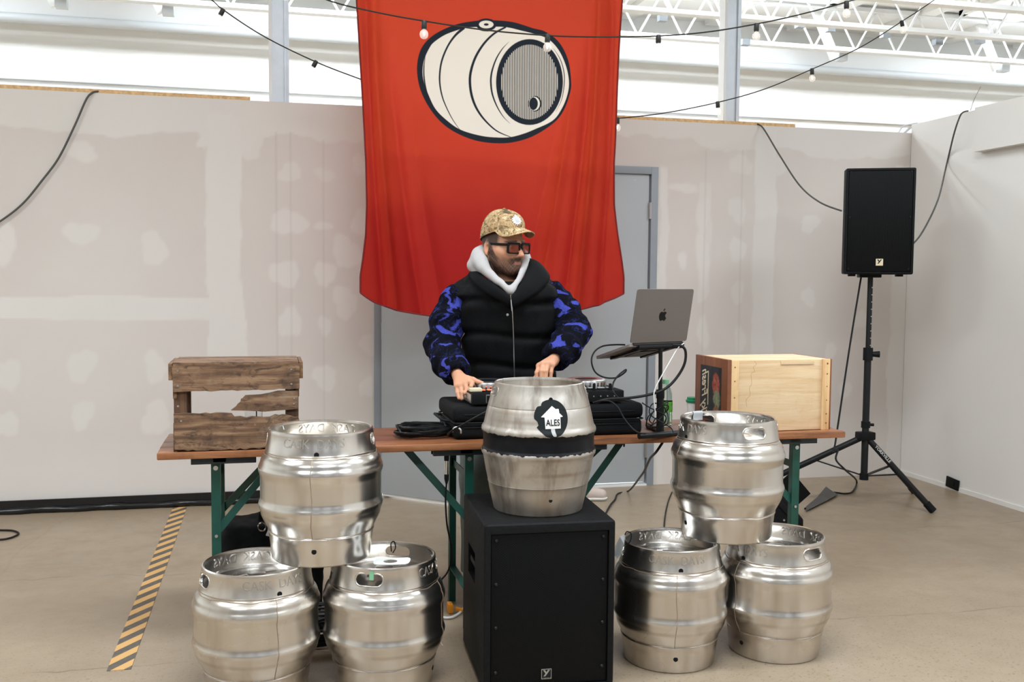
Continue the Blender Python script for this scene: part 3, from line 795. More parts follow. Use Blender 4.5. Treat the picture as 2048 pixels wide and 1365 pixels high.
MB().cyl(on(.965)+Vector((.02, -.01, 0)), on(.965)+Vector((.062, -.03, 0)), .016, .021, n=12).build('knob', 'black_plastic', cl)
cl = MB().cyl(on(.43), on(.475), .030, n=16).build('collar', 'black_plastic', stn)
MB().cyl(on(.505), on(.545), .028, n=16).build('collar', 'black_plastic', stn)
MB().cyl(on(.525), on(.525)+Vector((.045, -.02, 0)), .009, n=10).build('knob', 'black_plastic', cl)
hub = on(.455); MB().box(hub, (.105, .07, .05)).build('hub', 'black_plastic', stn, bevel=.008)
low = on(.205)
feet = [L(at_z(1864, 1020, 0.02))] + [Vector((hub.x+.80*math.cos(math.radians(152)), hub.y+.80*math.sin(math.radians(152)), .02)), L(at_z(1828, 982, .02))]
for i, ft in enumerate(feet):
    st_ = hub+(ft-hub).normalized()*.03
    lg = MB().cyl(st_, ft, .019, n=12).build('leg', 'black_metal', stn)
    dd = (ft-st_).normalized(); MB().cyl(ft-dd*.05, ft+dd*.012, .0235, n=14).build('rubber_foot', 'black_rubber', lg)
    mid_ = st_+(ft-st_)*(.50 if i != 1 else .36)
    MB().bar(low, mid_, .022, .006).build('brace', 'black_metal', stn)
    MB().cyl(mid_+Vector((-.012, 0, 0)), mid_+Vector((.012, 0, 0)), .012, n=8).build('rivet', 'black_plastic', lg)
MB().cyl(low-ax*.025, low+ax*.015, .027, n=14).build('lower_collar', 'black_plastic', stn)
tm = text_mesh('YORKVILLE', .026, .0003, .0006); st_ = hub; dd = (feet[0]-hub).normalized(); nn = Vector((-.2, -.97, .1)); nn = (nn-dd*nn.dot(dd)).normalized(); ss = nn.cross(dd)
for v in tm.vertices: v.co = hub+dd*(.15+v.co.x)+ss*(v.co.y)+nn*.0198
finish(tm, 'card_white', 0); link('printed_name', tm, [o for o in stn.children if o.name.startswith('leg')][0])

sc_ = at_d(1752, 445, SPD-.0); sh = .645; sw = .405; sd = .34
sp = thing('loudspeaker', 'black two-way loudspeaker mounted high on the tripod stand', 'speaker', (ptop.x+.035, ptop.y+.02, ptop.z-.003), math.radians(-25))
prof = [(-sw/2, -sd/2), (sw/2, -sd/2), (sw/2, -sd/2+.10), (sw/2-.075, sd/2), (-sw/2+.075, sd/2), (-sw/2, -sd/2+.10)]
cb = MB().prism(prof, sh, None, (0, 0, .012)).mesh('cabinet', bevel=.012, seg=3)
cb = multi_cut(cb, [((0, -sd/2, sh/2+.012), (sw-.03, .024, sh-.03)), ((-sw/2, -.02, .36), (.07, .09, .16)), ((-sw/2+.02, .02, .60), (.09, .09, .035))], 'cabinet', 'cabinet_black')
link('cabinet', cb, sp)
MB().box((0, -sd/2+.008, sh/2+.012), (sw-.034, .014, sh-.034)).build('grille', 'grille_fine', sp, bevel=.006)
for xx in (-1, 1):
    for zz in (.045, .36, .635): MB().cyl((xx*(sw/2-.028), -sd/2-.002, zz), (xx*(sw/2-.028), -sd/2+.004, zz), .005, n=8).build('screw', 'black_metal', sp)
    MB().box((xx*.14, -.06, .006), (.04, .06, .014)).build('foot', 'black_rubber', sp, bevel=.003)
MB().box((-.03, -.02, .003), (.13, .13, .022)).build('pole_socket', 'black_plastic', sp, bevel=.004)
badge(sp, .005, -sd/2-.001, .085, .042, True)

# ---------------------------------------------------------------- folding tables
def wood(name, dark, mid, light, scale=3.0, axis='X', rough=.45, stain=.6, worn=None):
    m = Mat(name, rough)
    sc = {'X': (1, 14, 14), 'Y': (14, 1, 14), 'Z': (14, 14, 1)}[axis]
    g = m.noise(m.co(scale=sc, rnd=11.0), scale, 6, .6, .6); f = m.noise(m.co(scale=tuple(3*k for k in sc), rnd=4.0), scale*2, 4, .7)
    b = m.noise(m.co(rnd=7.0), 9, 5, .65)
    c = m.ramp(g, [(.25, dark), (.5, mid), (.75, light)])
    c = m.mix(b.step(.52, .70)*stain, c, dark)
    if worn:
        c = m.mix(b.step(.42, .22)*.7, c, worn); p4 = m.noise(m.co(scale=(1, 2.2, 2.2), rnd=6.0), 13, 7, .75, .8); c = m.mix(p4.step(.52, .62)*.75, c, srgb(52, 38, 29)); c = m.mix(p4.step(.36, .28)*.6, c, srgb(182, 160, 134))
    c = m.mix(f.step(.62, .8)*.5, c, tuple(k*.4 for k in dark))
    m.color(c); m.bump(g*.6+f*.4, .25, .004); return m
wood('table_wood', srgb(68, 40, 25), srgb(116, 70, 43), srgb(142, 92, 61), 2.2, 'X', .34, .55)
wood('table_edge', srgb(92, 55, 33), srgb(146, 92, 57), srgb(172, 120, 82), 2.2, 'X', .4, .45)
wood('old_wood', srgb(56, 40, 31), srgb(120, 90, 66), srgb(170, 138, 106), 4.0, 'X', .85, .85, srgb(158, 138, 116))
wood('old_wood_y', srgb(72, 52, 38), srgb(122, 90, 62), srgb(160, 130, 96), 3.0, 'Y', .8, .7, srgb(160, 142, 118))
wood('old_wood_z', srgb(62, 44, 34), srgb(98, 70, 50), srgb(126, 96, 70), 3.0, 'Z', .8, .7)
wood('pale_wood', srgb(198, 162, 118), srgb(218, 190, 150), srgb(226, 204, 170), 2.4, 'X', .6, .35)
wood('pale_wood_z', srgb(196, 150, 98), srgb(221, 184, 134), srgb(230, 200, 154), 2.4, 'Z', .6, .4)
plain('crack_brown', srgb(176, 128, 78), .7)
wood('brown_wood', srgb(96, 54, 34), srgb(128, 76, 48), srgb(146, 92, 60), 3, 'Z', .55, .5)

def table(x0, x1, y0, y1, label, rz=0.0):
    t = thing('folding_table', label, 'table', ((x0+x1)/2, (y0+y1)/2, 0), rz, 'folding tables')
    L_ = x1-x0; D_ = y1-y0; zt = .770; th = .027
    top = MB().box((0, 0, zt-th-.001), (.01, .01, .002)).build('tabletop', 'dark_green_metal', t, smooth=0)
    n = 4
    for k in range(n):
        y = -D_/2+D_*(k+.5)/n
        MB().box((0, y, zt-th/2), (L_-.002, D_/n-.0012, th)).build('plank', 'table_wood' if k else 'table_edge', top, bevel=.005 if k in (0, n-1) else .0015)
    for sx in (-1, 1): MB().box((sx*(L_/2-.22), 0, zt-th-.011), (.05, D_-.06, .02)).build('cross_batten', 'dark_green_metal', top, bevel=.002)
    for sx in (-1, 1):
        lx = sx*(L_/2-.205)
        MB().box((lx+sx*-.03, -D_/2+.045, zt-th-.0135), (.235, .03, .025)).build('mount_rail', 'dark_green_metal', t, bevel=.002)
        MB().box((lx+sx*-.03, D_/2-.045, zt-th-.0135), (.235, .03, .025)).build('mount_rail', 'dark_green_metal', t, bevel=.002)
        for sy in (-1, 1):
            y = sy*(D_/2-.05); h = zt-th-.022
            a = MB(); a.box((lx, y, h/2), (.034, .004, h)); a.box((lx+.015*-sx, y-sy*.015, h/2), (.004, .032, h))
            lg = a.build('leg', 'green_metal', t, smooth=0)
            MB().cyl((lx, y-sy*-.004, h-.022), (lx, y-sy*-.007, h-.022), .009, n=10).build('bolt', 'steel_bright', lg)
            MB().cyl((lx, y-sy*-.004, .44), (lx, y-sy*-.007, .44), .006, n=10).build('bolt', 'steel_bright', lg)
        for z in (.16, .62): MB().box((lx, 0, z), (.03, D_-.10, .004) if z < .3 else (.004, D_-.10, .03)).build('leg_stretcher', 'green_metal', t, smooth=0)
        for sy in (-1, 1):
            MB().bar((lx-sx*.004, sy*(D_/2-.060), .455), (lx-sx*.245, sy*.03*(1 if sy > 0 else 3.5), zt-th-.008), .028, .004, (0, 1, 0)).build('folding_brace', 'green_metal', t, smooth=0)
        MB().box((lx-sx*.25, 0, zt-th-.006), (.09, .26, .010)).build('brace_plate', 'dark_green_metal', t, smooth=0)
    for x in (-L_*.2, L_*.24): MB().cyl((x, -D_/2+.03, zt-th-.016), (x, -D_/2+.03, zt-th), .004, n=8).build('screw', 'black_metal', t)
    return t
table(-.395, .985, 3.795, 4.265, 'brown plank folding table carrying the broken slatted crate')
table(1.010, 2.430, 3.800, 4.270, 'brown plank folding table carrying the pale box crate', math.radians(-1.6))

# ---------------------------------------------------------------- crates
TZ = .7705
def ragged(pts, name, parent, mat, y0, th):
    n = len(pts); MBo = MB().prism([(p[0], p[1]) for p in pts], th, Matrix(((1, 0, 0), (0, 0, 1), (0, 1, 0))), (0, y0, 0))
    return MBo.build(name, mat, parent, smooth=0)
X0, X1, Y0, Y1, Z0, Z1 = -.338, .118, 3.802, 4.075, TZ, 1.098
cr = thing('slatted_crate', 'weathered broken slatted wooden crate on the left table', 'crate', ((X0+X1)/2, (Y0+Y1)/2, TZ))
cw, cdp, chh = X1-X0, Y1-Y0, Z1-Z0; hx = cw/2; hy = cdp/2
r_ = random.Random(5)
def jag(p0, p1, n, amp):
    return [(p0[0]+(p1[0]-p0[0])*k/n, p0[1]+(p1[1]-p0[1])*k/n+(r_.uniform(-amp, amp) if 0 < k < n else 0)) for k in range(n+1)]
ragged(jag((-hx+.004, .222), (hx, .226), 24, .002)+jag((hx, .322), (-hx, .318), 24, .002), 'slat', cr, 'old_wood', -hy, .018)
ragged(jag((-hx+.006, .010), (-hx+.10, .003), 6, .003)+jag((-hx+.10, .003), (hx-.01, .006), 20, .003)[1:]+jag((hx-.005, .118), (hx-.09, .130), 6, .004)+jag((hx-.11, .121), (-.01, .125), 6, .004)+[(-.02, .138)]+jag((-.04, .140), (-hx+.004, .142), 10, .002), 'slat', cr, 'old_wood', -hy, .018)
ragged([(-.022, .150), (.04, .147), (.10, .142), (hx-.006, .150), (hx-.006, .218), (.15, .219), (.12, .212), (.085, .206), (.03, .204), (.022, .195), (.014, .190), (.012, .180), (.002, .172), (-.004, .163)], 'slat', cr, 'old_wood', -hy, .018)
for sx in (-1, 1):
    for yy in (-hy+.04, hy-.04):
        MB().box((sx*(hx-.026), yy, .16), (.045, .042, .318)).build('corner_post', 'old_wood_z', cr, bevel=.002)
    for z_ in (.05, .25): MB().box((sx*(hx-.008), 0, z_), (.014, cdp-.03, .11)).build('end_board', 'old_wood_y', cr, bevel=.002)
for k in range(3): MB().box((0, -hy+.012+cdp*(k+.5)/3-.01, .322), (cw-.006, cdp/3-.004, .016)).build('top_board', 'old_wood', cr, bevel=.002)
MB().box((hx+.006, 0, .296), (.014, cdp-.01, .062)).build('end_cleat', 'old_wood_y', cr, bevel=.002); MB().box((-hx-.006, 0, .296), (.014, cdp-.01, .062)).build('end_cleat', 'old_wood_y', cr, bevel=.002)
MB().box((0, 0, .012), (cw-.02, cdp-.03, .014)).build('bottom_board', 'old_wood', cr, bevel=.002)
for x, z_ in ((-hx+.02, .30), (-hx+.02, .245), (hx-.03, .30), (hx-.03, .245), (-hx+.03, .115), (hx-.02, .19), (hx-.02, .17), (-hx+.02, .17)):
    MB().cyl((x, -hy-.0015, z_), (x, -hy+.002, z_), .004, n=8).build('nail', 'steel_bright', cr)
gl = thing('drinking_glass', 'clear drinking glass standing inside the broken crate', 'glass', (-.052, 3.945, TZ+.019))
MB().lathe([(0, 0), (.026, 0), (.030, .012), (.036, .135), (.034, .135), (.0285, .015), (0, .010)], 24).build('tumbler', 'glass_clear', gl)
tagp = MB().box((.03, -.0, .06), (.012, .02, .11)).build('straw', 'rust', gl, bevel=.003); tagp.location = (0, 0, 0); tagp.scale = (.35, .35, 1)

X0, X1, Y0, Y1, Z1 = 1.890, 2.385, 3.845, 4.145, 1.080
cr = thing('box_crate', 'pale wooden box crate with a painted label on its end, on the right table', 'crate', ((X0+X1)/2, (Y0+Y1)/2, TZ), math.radians(1.0))
hx, hy, ch = (X1-X0)/2, (Y1-Y0)/2, Z1-TZ
MB().box((.0, -hy+.006, ch/2), (2*hx-.022, .012, ch-.004)).build('side_panel', 'pale_wood', cr, bevel=.0015)
MB().box((.0, hy-.006, ch/2), (2*hx-.022, .012, ch-.004)).build('side_panel', 'pale_wood', cr, bevel=.0015)
MB().box((0, 0, .008), (2*hx-.03, 2*hy-.03, .012)).build('bottom_panel', 'pale_wood', cr, smooth=0)
for k in range(2): MB().box((-.002, -hy+.006+(2*hy-.012)*(k+.5)/2, ch-.006), (2*hx-.024, (2*hy-.012)/2-.002, .011)).build('lid_board', 'pale_wood', cr, bevel=.0015)
MB().box((hx-.030, -hy-.004, ch/2), (.036, .010, ch)).build('end_cleat', 'pale_wood_z', cr, bevel=.002)
MB().box((-hx+.030, -hy-.0035, ch/2), (.034, .009, ch-.002)).build('end_cleat', 'pale_wood_z', cr, bevel=.002)
MB().box((hx-.006, 0, ch/2), (.012, 2*hy+.004, ch)).build('end_panel', 'brown_wood', cr, bevel=.0015)
MB().box((-hx+.004, 0, ch/2), (.018, 2*hy+.012, ch+.004)).build('end_panel', 'brown_wood', cr, bevel=.002)
for z_ in (.03, .07, .13, .19, .245, .29): MB().cyl((hx-.026, -hy-.0095, z_), (hx-.026, -hy-.006, z_), .0035+.001*math.sin(z_*90), n=8).build('nail', 'rust', cr)
for z_ in (.08, .15, .22, .28): MB().cyl((-hx+.028, -hy-.009, z_), (-hx+.028, -hy-.005, z_), .003, n=8).build('nail', 'rust', cr)
MB().box((.08, -hy-.0012, ch-.014), (.16, .004, .014)).build('splinter', 'pale_wood', cr, smooth=0)
ckp = catmull([(-.125, 0, ch-.005), (-.115, 0, ch-.02), (-.13, 0, ch-.03), (-.122, 0, ch-.05), (-.14, 0, ch-.06), (-.135, 0, ch-.10), (-.146, 0, ch-.12), (-.142, 0, ch-.15), (-.16, 0, ch-.17), (-.156, 0, ch-.20)], 3)
MB().tube([(p.x, -hy+.0003, p.z) for p in ckp], .0008, 5).build('crack', 'crack_brown', cr)
# painted label on the left end
m = Mat('crate_label', .6); x, y, z = m.xyz(m.co()); nz_ = m.noise(m.co(), 40, 5, .7)
def ell(cy, cz, ry, rz_):
    cy = -cy
    a = (y-cy)/ry; b = (z-cz)/rz_; return ((a*a+b*b)+(nz_-.5)*2.6).step(1.2, .75)
c = m.mix(nz_.step(.45, .75), srgb(22, 28, 34), srgb(48, 56, 58))
c = m.mix(ell(.052, .195, .035, .05), c, m.mix(nz_.step(.4, .6), srgb(150, 40, 32), srgb(196, 116, 92)))
c = m.mix(ell(.062, .13, .034, .04), c, m.mix(nz_.step(.4, .6), srgb(150, 156, 120), srgb(104, 128, 96)))
c = m.mix(ell(.058, .07, .03, .036), c, m.mix(nz_.step(.4, .6), srgb(126, 84, 60), srgb(160, 122, 88)))
c = m.mix(nz_.step(.68, .78), c, srgb(180, 166, 140)); m.color(c)
lb = MB().box((-hx-.0055, 0, ch/2), (.0012, 2*hy-.10, ch-.075)).build('end_label', 'crate_label', cr, smooth=0)
# label lettering reads upwards along the panel
me = text_mesh('Sky Fresh', .074, .0004, .0012, .80)
for v in me.vertices:
    x, y = v.co.x, v.co.y; v.co = Vector((-hx-.0064-v.co.z, .058-y, ch/2+x*.92-.004+y*.35))
    v.co.y += -.25*0
finish(me, 'card_gold', 0); link('lettering', me, lb)
MB().box((-hx-.0066, .022, ch/2+.02), (.0008, .006, .15)).build('underline', 'card_gold', lb, smooth=0)
# ---------------------------------------------------------------- banner
BAN_Y = 5.55
def cr1(pts, n=10, closed=True): return np.array([(p.x, p.y) for p in catmull([(x, y, 0) for x, y in pts], n, closed)])
def zc(pts): return [(820+x/4.876, 20+y/4.876) for x, y in pts]      # close-up units -> picture units
gx = np.concatenate([np.arange(700, 828, 4.), np.arange(828, 1150, .62), np.arange(1150, 1262, 4.)])
gy = np.concatenate([np.arange(-40, 34, 5.), np.arange(34, 294, .62), np.arange(294, 640, 4.5), [640.]])
def interp(y, ks): return np.interp(y, [k[0] for k in ks], [k[1] for k in ks])
edL = [(-110, 709), (0, 713), (100, 719), (200, 725), (330, 731), (430, 733), (500, 731), (560, 725), (600, 720)]
edR = [(-110, 1251), (0, 1247), (100, 1241), (200, 1236), (330, 1230), (430, 1232), (500, 1239), (560, 1247), (600, 1252)]
GXb, GYb = np.meshgrid(gx, gy, indexing='ij')
# print masks are laid out on the cloth
def pip(poly, X, Y):
    ins = np.zeros(X.shape, bool); n = len(poly)
    for i in range(n):
        x0, y0 = poly[i]; x1, y1 = poly[(i+1) % n]
        if y0 == y1: continue
        c = (y0 > Y) != (y1 > Y); ins ^= c & (X < (x1-x0)*(Y-y0)/(y1-y0)+x0)
    return ins
def segd(pts, X, Y, closed=True, wid=None):
    d = np.full(X.shape, 1e9); n = len(pts)
    for i in range(n if closed else n-1):
        a = pts[i]; b = pts[(i+1) % n]; ab = b-a; L2 = ab @ ab
        if L2 < 1e-9: continue
        t = np.clip(((X-a[0])*ab[0]+(Y-a[1])*ab[1])/L2, 0, 1)
        w = 0 if wid is None else wid[i]+(wid[min(i+1, n-1)]-wid[i])*t
        d = np.minimum(d, np.hypot(X-a[0]-ab[0]*t, Y-a[1]-ab[1]*t)-w)
    return d
ix = np.where((gx > 826) & (gx < 1151))[0]; iy = np.where((gy > 32) & (gy < 296))[0]
BX, BY = GXb[ix[0]:ix[-1]+1, iy[0]:iy[-1]+1], GYb[ix[0]:ix[-1]+1, iy[0]:iy[-1]+1]
dark = np.zeros(BX.shape); cream = np.zeros(BX.shape)
def aa(sd): return np.clip(.5-sd/.9, 0, 1)
def fill(poly, which):
    global dark, cream
    sd = segd(poly, BX, BY); sd = np.where(pip(poly, BX, BY), -sd, sd); mk = aa(sd); lay(mk, which)
def lay(mk, which):
    global dark, cream
    if which == 'd': dark = np.maximum(dark, mk); cream = cream*(1-mk)
    else: cream = np.maximum(cream, mk)
def stroke(pts, w, which='d'):
    p = cr1(zc(pts), 8, False); ww = np.interp(np.linspace(0, 1, len(p)), np.linspace(0, 1, len(w)), w)/4.876/2
    lay(aa(segd(p, BX, BY, False, ww)), which)
def ellipse(cx, cy, rx, ry, which, n=56):
    fill(np.array(zc([(cx+rx*math.cos(2*math.pi*k/n), cy+ry*math.sin(2*math.pi*k/n)) for k in range(n)])), which)
outer = cr1(zc([(68, 600), (82, 450), (135, 335), (250, 232), (440, 145), (640, 105), (800, 98), (1000, 115), (1200, 178), (1320, 215), (1450, 320), (1535, 490), (1568, 690), (1562, 800), (1500, 970), (1400, 1100), (1220, 1222), (1040, 1285), (860, 1300), (650, 1272), (450, 1192), (300, 1085), (180, 935), (100, 770)]), 6)
fill(outer, 'd')
inner = cr1(zc([(122, 590), (140, 480), (190, 370), (235, 315), (340, 245), (470, 195), (560, 172), (700, 163), (850, 162), (960, 170), (1080, 200), (1200, 232), (1340, 285), (1440, 390), (1510, 540), (1545, 700), (1530, 830), (1470, 970), (1380, 1085), (1215, 1165), (1100, 1210), (980, 1240), (860, 1243), (700, 1225), (500, 1165), (360, 1070), (250, 960), (180, 820), (135, 700)]), 6)
fill(inner, 'c')
stroke([(150, 440), (135, 560), (140, 680), (165, 800), (200, 890)], [2, 12, 14, 12, 2])
stroke([(520, 178), (440, 250), (370, 350), (315, 480), (293, 600), (293, 720), (320, 850), (370, 970), (430, 1080), (500, 1175)], [30, 22, 18, 18, 17, 16, 13, 10, 7, 3])
stroke([(930, 168), (820, 230), (720, 330), (640, 460), (595, 600), (588, 720), (610, 850), (660, 970), (740, 1080), (850, 1180), (980, 1240)], [18, 20, 22, 24, 25, 25, 24, 21, 17, 13, 6])
stroke([(965, 310), (900, 380), (840, 480), (800, 600), (790, 700), (805, 820), (850, 940), (910, 1040), (975, 1108)], [1, 9, 14, 17, 18, 16, 12, 7, 1])
stroke([(1395, 380), (1460, 490), (1495, 620), (1495, 740), (1470, 880), (1410, 1000)], [2, 7, 9, 9, 6, 1])
ellipse(1162, 705, 322, 420, 'd')
sx = (1162/4.876)+820; sy = 20+705/4.876; erx, ery = 272/4.876, 364/4.876
per = 16.2/4.876
ph = ((BX-sx)/per) % 1.0; dst = (np.abs(ph-.5)-.22)*per
hl = np.maximum(dst, (np.sqrt(((np.floor((BX-sx)/per)+.5)*per/erx)**2+((BY-sy)/ery)**2)-1)*40)
lay(aa(hl), 'c')
ellipse(1215, 918, 60, 76, 'd'); ellipse(1210, 918, 50, 66, 'c'); ellipse(1194, 918, 47, 63, 'd')
lay(aa(segd(np.array(zc([(1205+50*math.cos(a), 918+66*math.sin(a)) for a in np.linspace(1.4, 4.9, 30)])), BX, BY, False)-.35), 'c')
ellipse(745, 142, 100, 62, 'd'); ellipse(745, 140, 71, 38, 'c'); ellipse(745, 140, 24, 12, 'd')
stroke([(660, 180), (700, 198), (760, 204), (820, 195)], [4, 8, 8, 4])
nxb, nyb = GXb.shape
DK = np.zeros(GXb.shape); CR = np.zeros(GXb.shape); DK[ix[0]:ix[-1]+1, iy[0]:iy[-1]+1] = dark; CR[ix[0]:ix[-1]+1, iy[0]:iy[-1]+1] = cream
# cloth shape: side edges and sagging hem, then folds pulled from the upper corners
Lx = interp(GYb, edL); Rx = interp(GYb, edR)
tcl = np.clip((GXb-700)/(1261.-700), 0, 1)
side = np.clip(np.maximum((790-GXb)/90, (GXb-1172)/89), 0, 1)
sL = np.clip((828-GXb)/128, 0, 1); sR = np.clip((GXb-1150)/111, 0, 1)
PXb = GXb+sL*(Lx-700)*(1.0)+sR*(Rx-1261.)*1.0
hem = np.interp(GXb, [700, 716, 735, 790, 860, 960, 1060, 1140, 1200, 1240, 1262], [586, 596, 606, 622, 632, 637, 636, 627, 610, 596, 586])
low = np.clip((GYb-300)/340, 0, 1)
PYb = GYb+low*(hem-640)
OX = np.array([RT.x, RT.y, RT.z]); 
pl = np.zeros((nxb, nyb, 3))
dxc = (PXb-IMG_W/2)/FOC; dyc = -(PYb-IMG_H/2)/FOC
for k in range(3): pl[..., k] = RT[k]*dxc+UP[k]*dyc+FW[k]
tt = (BAN_Y-.10*(PXb-985)/270.)/pl[..., 1]
pl = pl*tt[..., None]; pl[..., 2] += CAM_Z
u = (PXb-720)/525.; v = (PYb+0)/630.
def fold(c, slope, w, amp, v0, v1):
    cc = c+slope*np.maximum(v, 0)**1.5; e = np.exp(-np.abs((u-cc)/(w*.75))**1.6)
    return amp*e*np.clip((v-v0)/.35, 0, 1)*np.clip((v1-v)/.3, .0, 1)
disp = (fold(.02, .07, .018, .030, -.2, 1.4)-fold(.055, .09, .022, .022, -.2, 1.4)+fold(.10, .13, .028, .022, .1, 1.35)-fold(.16, .16, .035, .014, .3, 1.3)
        + fold(.955, -.05, .016, .028, -.2, 1.4)-fold(.915, -.08, .020, .026, -.2, 1.4)+fold(.875, -.11, .020, .026, .0, 1.35)-fold(.83, -.15, .028, .022, .15, 1.3)+fold(.79, -.20, .035, .016, .3, 1.3))
disp = disp+.006*np.sin(u*9+v*3)+.022*np.clip(v-.75, 0, 1)*np.sin(u*8+1)*(1-.3*side)+.0025*np.sin(u*40+v*15)*side+.004*np.sin(u*5-v*7)
pl[..., 1] -= disp*1.7
Vb = pl.reshape(-1, 3); nb = nxb*nyb
idb = np.arange(nb).reshape(nxb, nyb)
Fb = np.stack([idb[:-1, :-1], idb[:-1, 1:], idb[1:, 1:], idb[1:, :-1]], -1).reshape(-1, 4)
me = bpy.data.meshes.new('banner'); me.vertices.add(nb); me.vertices.foreach_set('co', Vb.astype(np.float32).ravel())
me.loops.add(Fb.size); me.loops.foreach_set('vertex_index', Fb.astype(np.int32).ravel())
me.polygons.add(len(Fb)); me.polygons.foreach_set('loop_start', np.arange(0, Fb.size, 4, dtype=np.int32)); me.update(calc_edges=True); me.validate()
for nm, arr in (('ink', DK), ('cream', CR)):
    a_ = me.attributes.new(nm, 'FLOAT', 'POINT'); a_.data.foreach_set('value', arr.astype(np.float32).ravel())
m = Mat('banner_cloth', .62); nn_ = m.noise(m.co(), 3, 5)
wv = m.noise(m.co(scale=(1, 1, 1)), 420, 2)
rd = m.mix(nn_.step(.3, .7), srgb(152, 16, 25), srgb(160, 19, 27))
cc = m.mix(m.attr('cream'), m.mix(m.attr('ink'), rd, srgb(34, 40, 48)), srgb(226, 218, 206))
m.color(cc); m.bump(wv, .04, .001); m.b.inputs['Specular IOR Level'].default_value = .12
tl = m.node('ShaderNodeBsdfTranslucent'); mx = m.node('ShaderNodeMixShader'); mx.inputs[0].default_value = .25
ct = m.mix(m.attr('cream'), m.mix(m.attr('ink'), srgb(255, 110, 58), srgb(20, 24, 30)), srgb(225, 210, 190)); m.t.links.new(ct, tl.inputs[0])
out = m.t.nodes['Material Output']; m.t.links.new(m.b.outputs[0], mx.inputs[1]); m.t.links.new(tl.outputs[0], mx.inputs[2]); m.t.links.new(mx.outputs[0], out.inputs[0])
finish(me, 'banner_cloth', 180)
bn = thing('banner', 'tall red cloth banner printed with a cream cask, hanging behind the person', 'banner', (1.25, BAN_Y, 3.2))
bo = link('cloth', me, bn); bo.location = (-1.25, -BAN_Y, -3.2)
def hemline(sl, name):
    P = [Vector(Vb[i])-Vector((1.25, BAN_Y, 3.2))+Vector((0, -.002, 0)) for i in sl]
    MB().tube(P[::2]+[P[-1]], .0045, 6).build(name, 'hem_red', bn)
plain('hem_red', srgb(112, 22, 24), .8)
hemline(list(idb[0, :]), 'hem'); hemline(list(idb[-1, :]), 'hem'); hemline(list(idb[:, -1]), 'hem')
ptL, ptR = Vector(Vb[idb[0, 0]]), Vector(Vb[idb[-1, 0]])
MB().cyl(ptL-Vector((1.25, BAN_Y, 3.2))+Vector((-.08, 0, 0)), ptR-Vector((1.25, BAN_Y, 3.2))+Vector((.08, 0, 0)), .014, n=10).build('rod', 'steel_bright', bn)
for p in (ptL, ptR): MB().cyl(p-Vector((1.25, BAN_Y, 3.2)), Vector((p.x-1.25, p.y-BAN_Y, 4.42-3.2)), .003, n=6).build('hanging_cord', 'black_cable', bn)

# ---------------------------------------------------------------- string lights
m = Mat('bulb_glass', .08); m.color((1, .96, .92)); m.b.inputs['Alpha'].default_value = .30; m.b.inputs['Emission Color'].default_value = (1, .9, .8, 1); m.b.inputs['Emission Strength'].default_value = .25
def light_string(label, pts, bulbs, dangle=0.0, ext=None):
    t = thing('string_lights', label, 'string lights', tuple(pts[0]), 0, 'string lights across the hall')
    O = Vector(pts[0]); cp = catmull(pts, 10)
    MB().tube([p-O for p in cp], .0036, 6).build('cord', 'lamp_black', t)
    for (p, dirv) in bulbs:
        p = Vector(p)-O; d = Vector(dirv).normalized()
        sk = MB().lathe([(0, 0), (.011, 0), (.013, -.006), (.0135, -.036), (.011, -.040), (0, -.040)], 12, M=Matrix.Identity(3)).build('socket', 'lamp_black', t)
        q = Vector((0, 0, -1)).rotation_difference(d); sk.rotation_mode = 'QUATERNION'; sk.rotation_quaternion = q; sk.location = p
        MB().lathe([(.008, -.040), (.0095, -.044), (.0155, -.049), (.0200, -.057), (.0212, -.066), (.0195, -.075), (.0145, -.082), (.0075, -.086), (0, -.087)], 18).build('bulb', 'bulb_glass', sk, smooth=180)
        MB().tube([Vector((-.003, 0, -.052)), Vector((-.003, 0, -.066)), Vector((0, 0, -.071)), Vector((.003, 0, -.066)), Vector((.003, 0, -.052))], .0014, 6).build('filament', 'filament', sk)
    return t
YB = 4.75
B = lambda x, y: at_y(x, y, YB)
light_string('nearer string of clear bulbs crossing in front of the banner top', [B(330, -190), B(560, -45), B(655, 0), B(750, 24), B(848, 42), B(970, 60), B(1095, 71), B(1200, 74), B(1317, 72), B(1415, 64), B(1513, 48), B(1600, 29), B(1693, 4), B(1790, -30), B(2060, -160)],
             [(B(570, -38), (0, 0, -1)), (B(848, 41), (0, 0, -1)), (B(1095, 68), (0, 0, -1)), (B(1317, 70), (0, 0, -1)), (B(1513, 47), (0, 0, -1)), (B(1693, 2), (.03, 0, -1))])
YA = 5.95
A_ = lambda x, y: at_y(x, y, YA)
light_string('farther string of clear bulbs passing behind the banner', [A_(180, -190), A_(405, -15), A_(447, 20), A_(530, 74), A_(632, 124), A_(722, 159), A_(800, 188), A_(900, 215), A_(1030, 237), A_(1130, 244), A_(1235, 237), A_(1330, 226), A_(1435, 205), A_(1530, 178), A_(1625, 138), A_(1720, 95), A_(1805, 42), A_(1880, -8), A_(2140, -190)],
             [(A_(447, 18), (-.5, 0, -1)), (A_(633, 122), (-.55, 0, -1)), (A_(826, 192), (0, 0, -1)), (A_(1030, 235), (0, 0, -1)), (A_(1235, 235), (0, 0, -1)), (A_(1435, 203), (.1, 0, -1)), (A_(1624, 137), (.05, 0, -1)), (A_(1803, 41), (.25, 0, -1))])

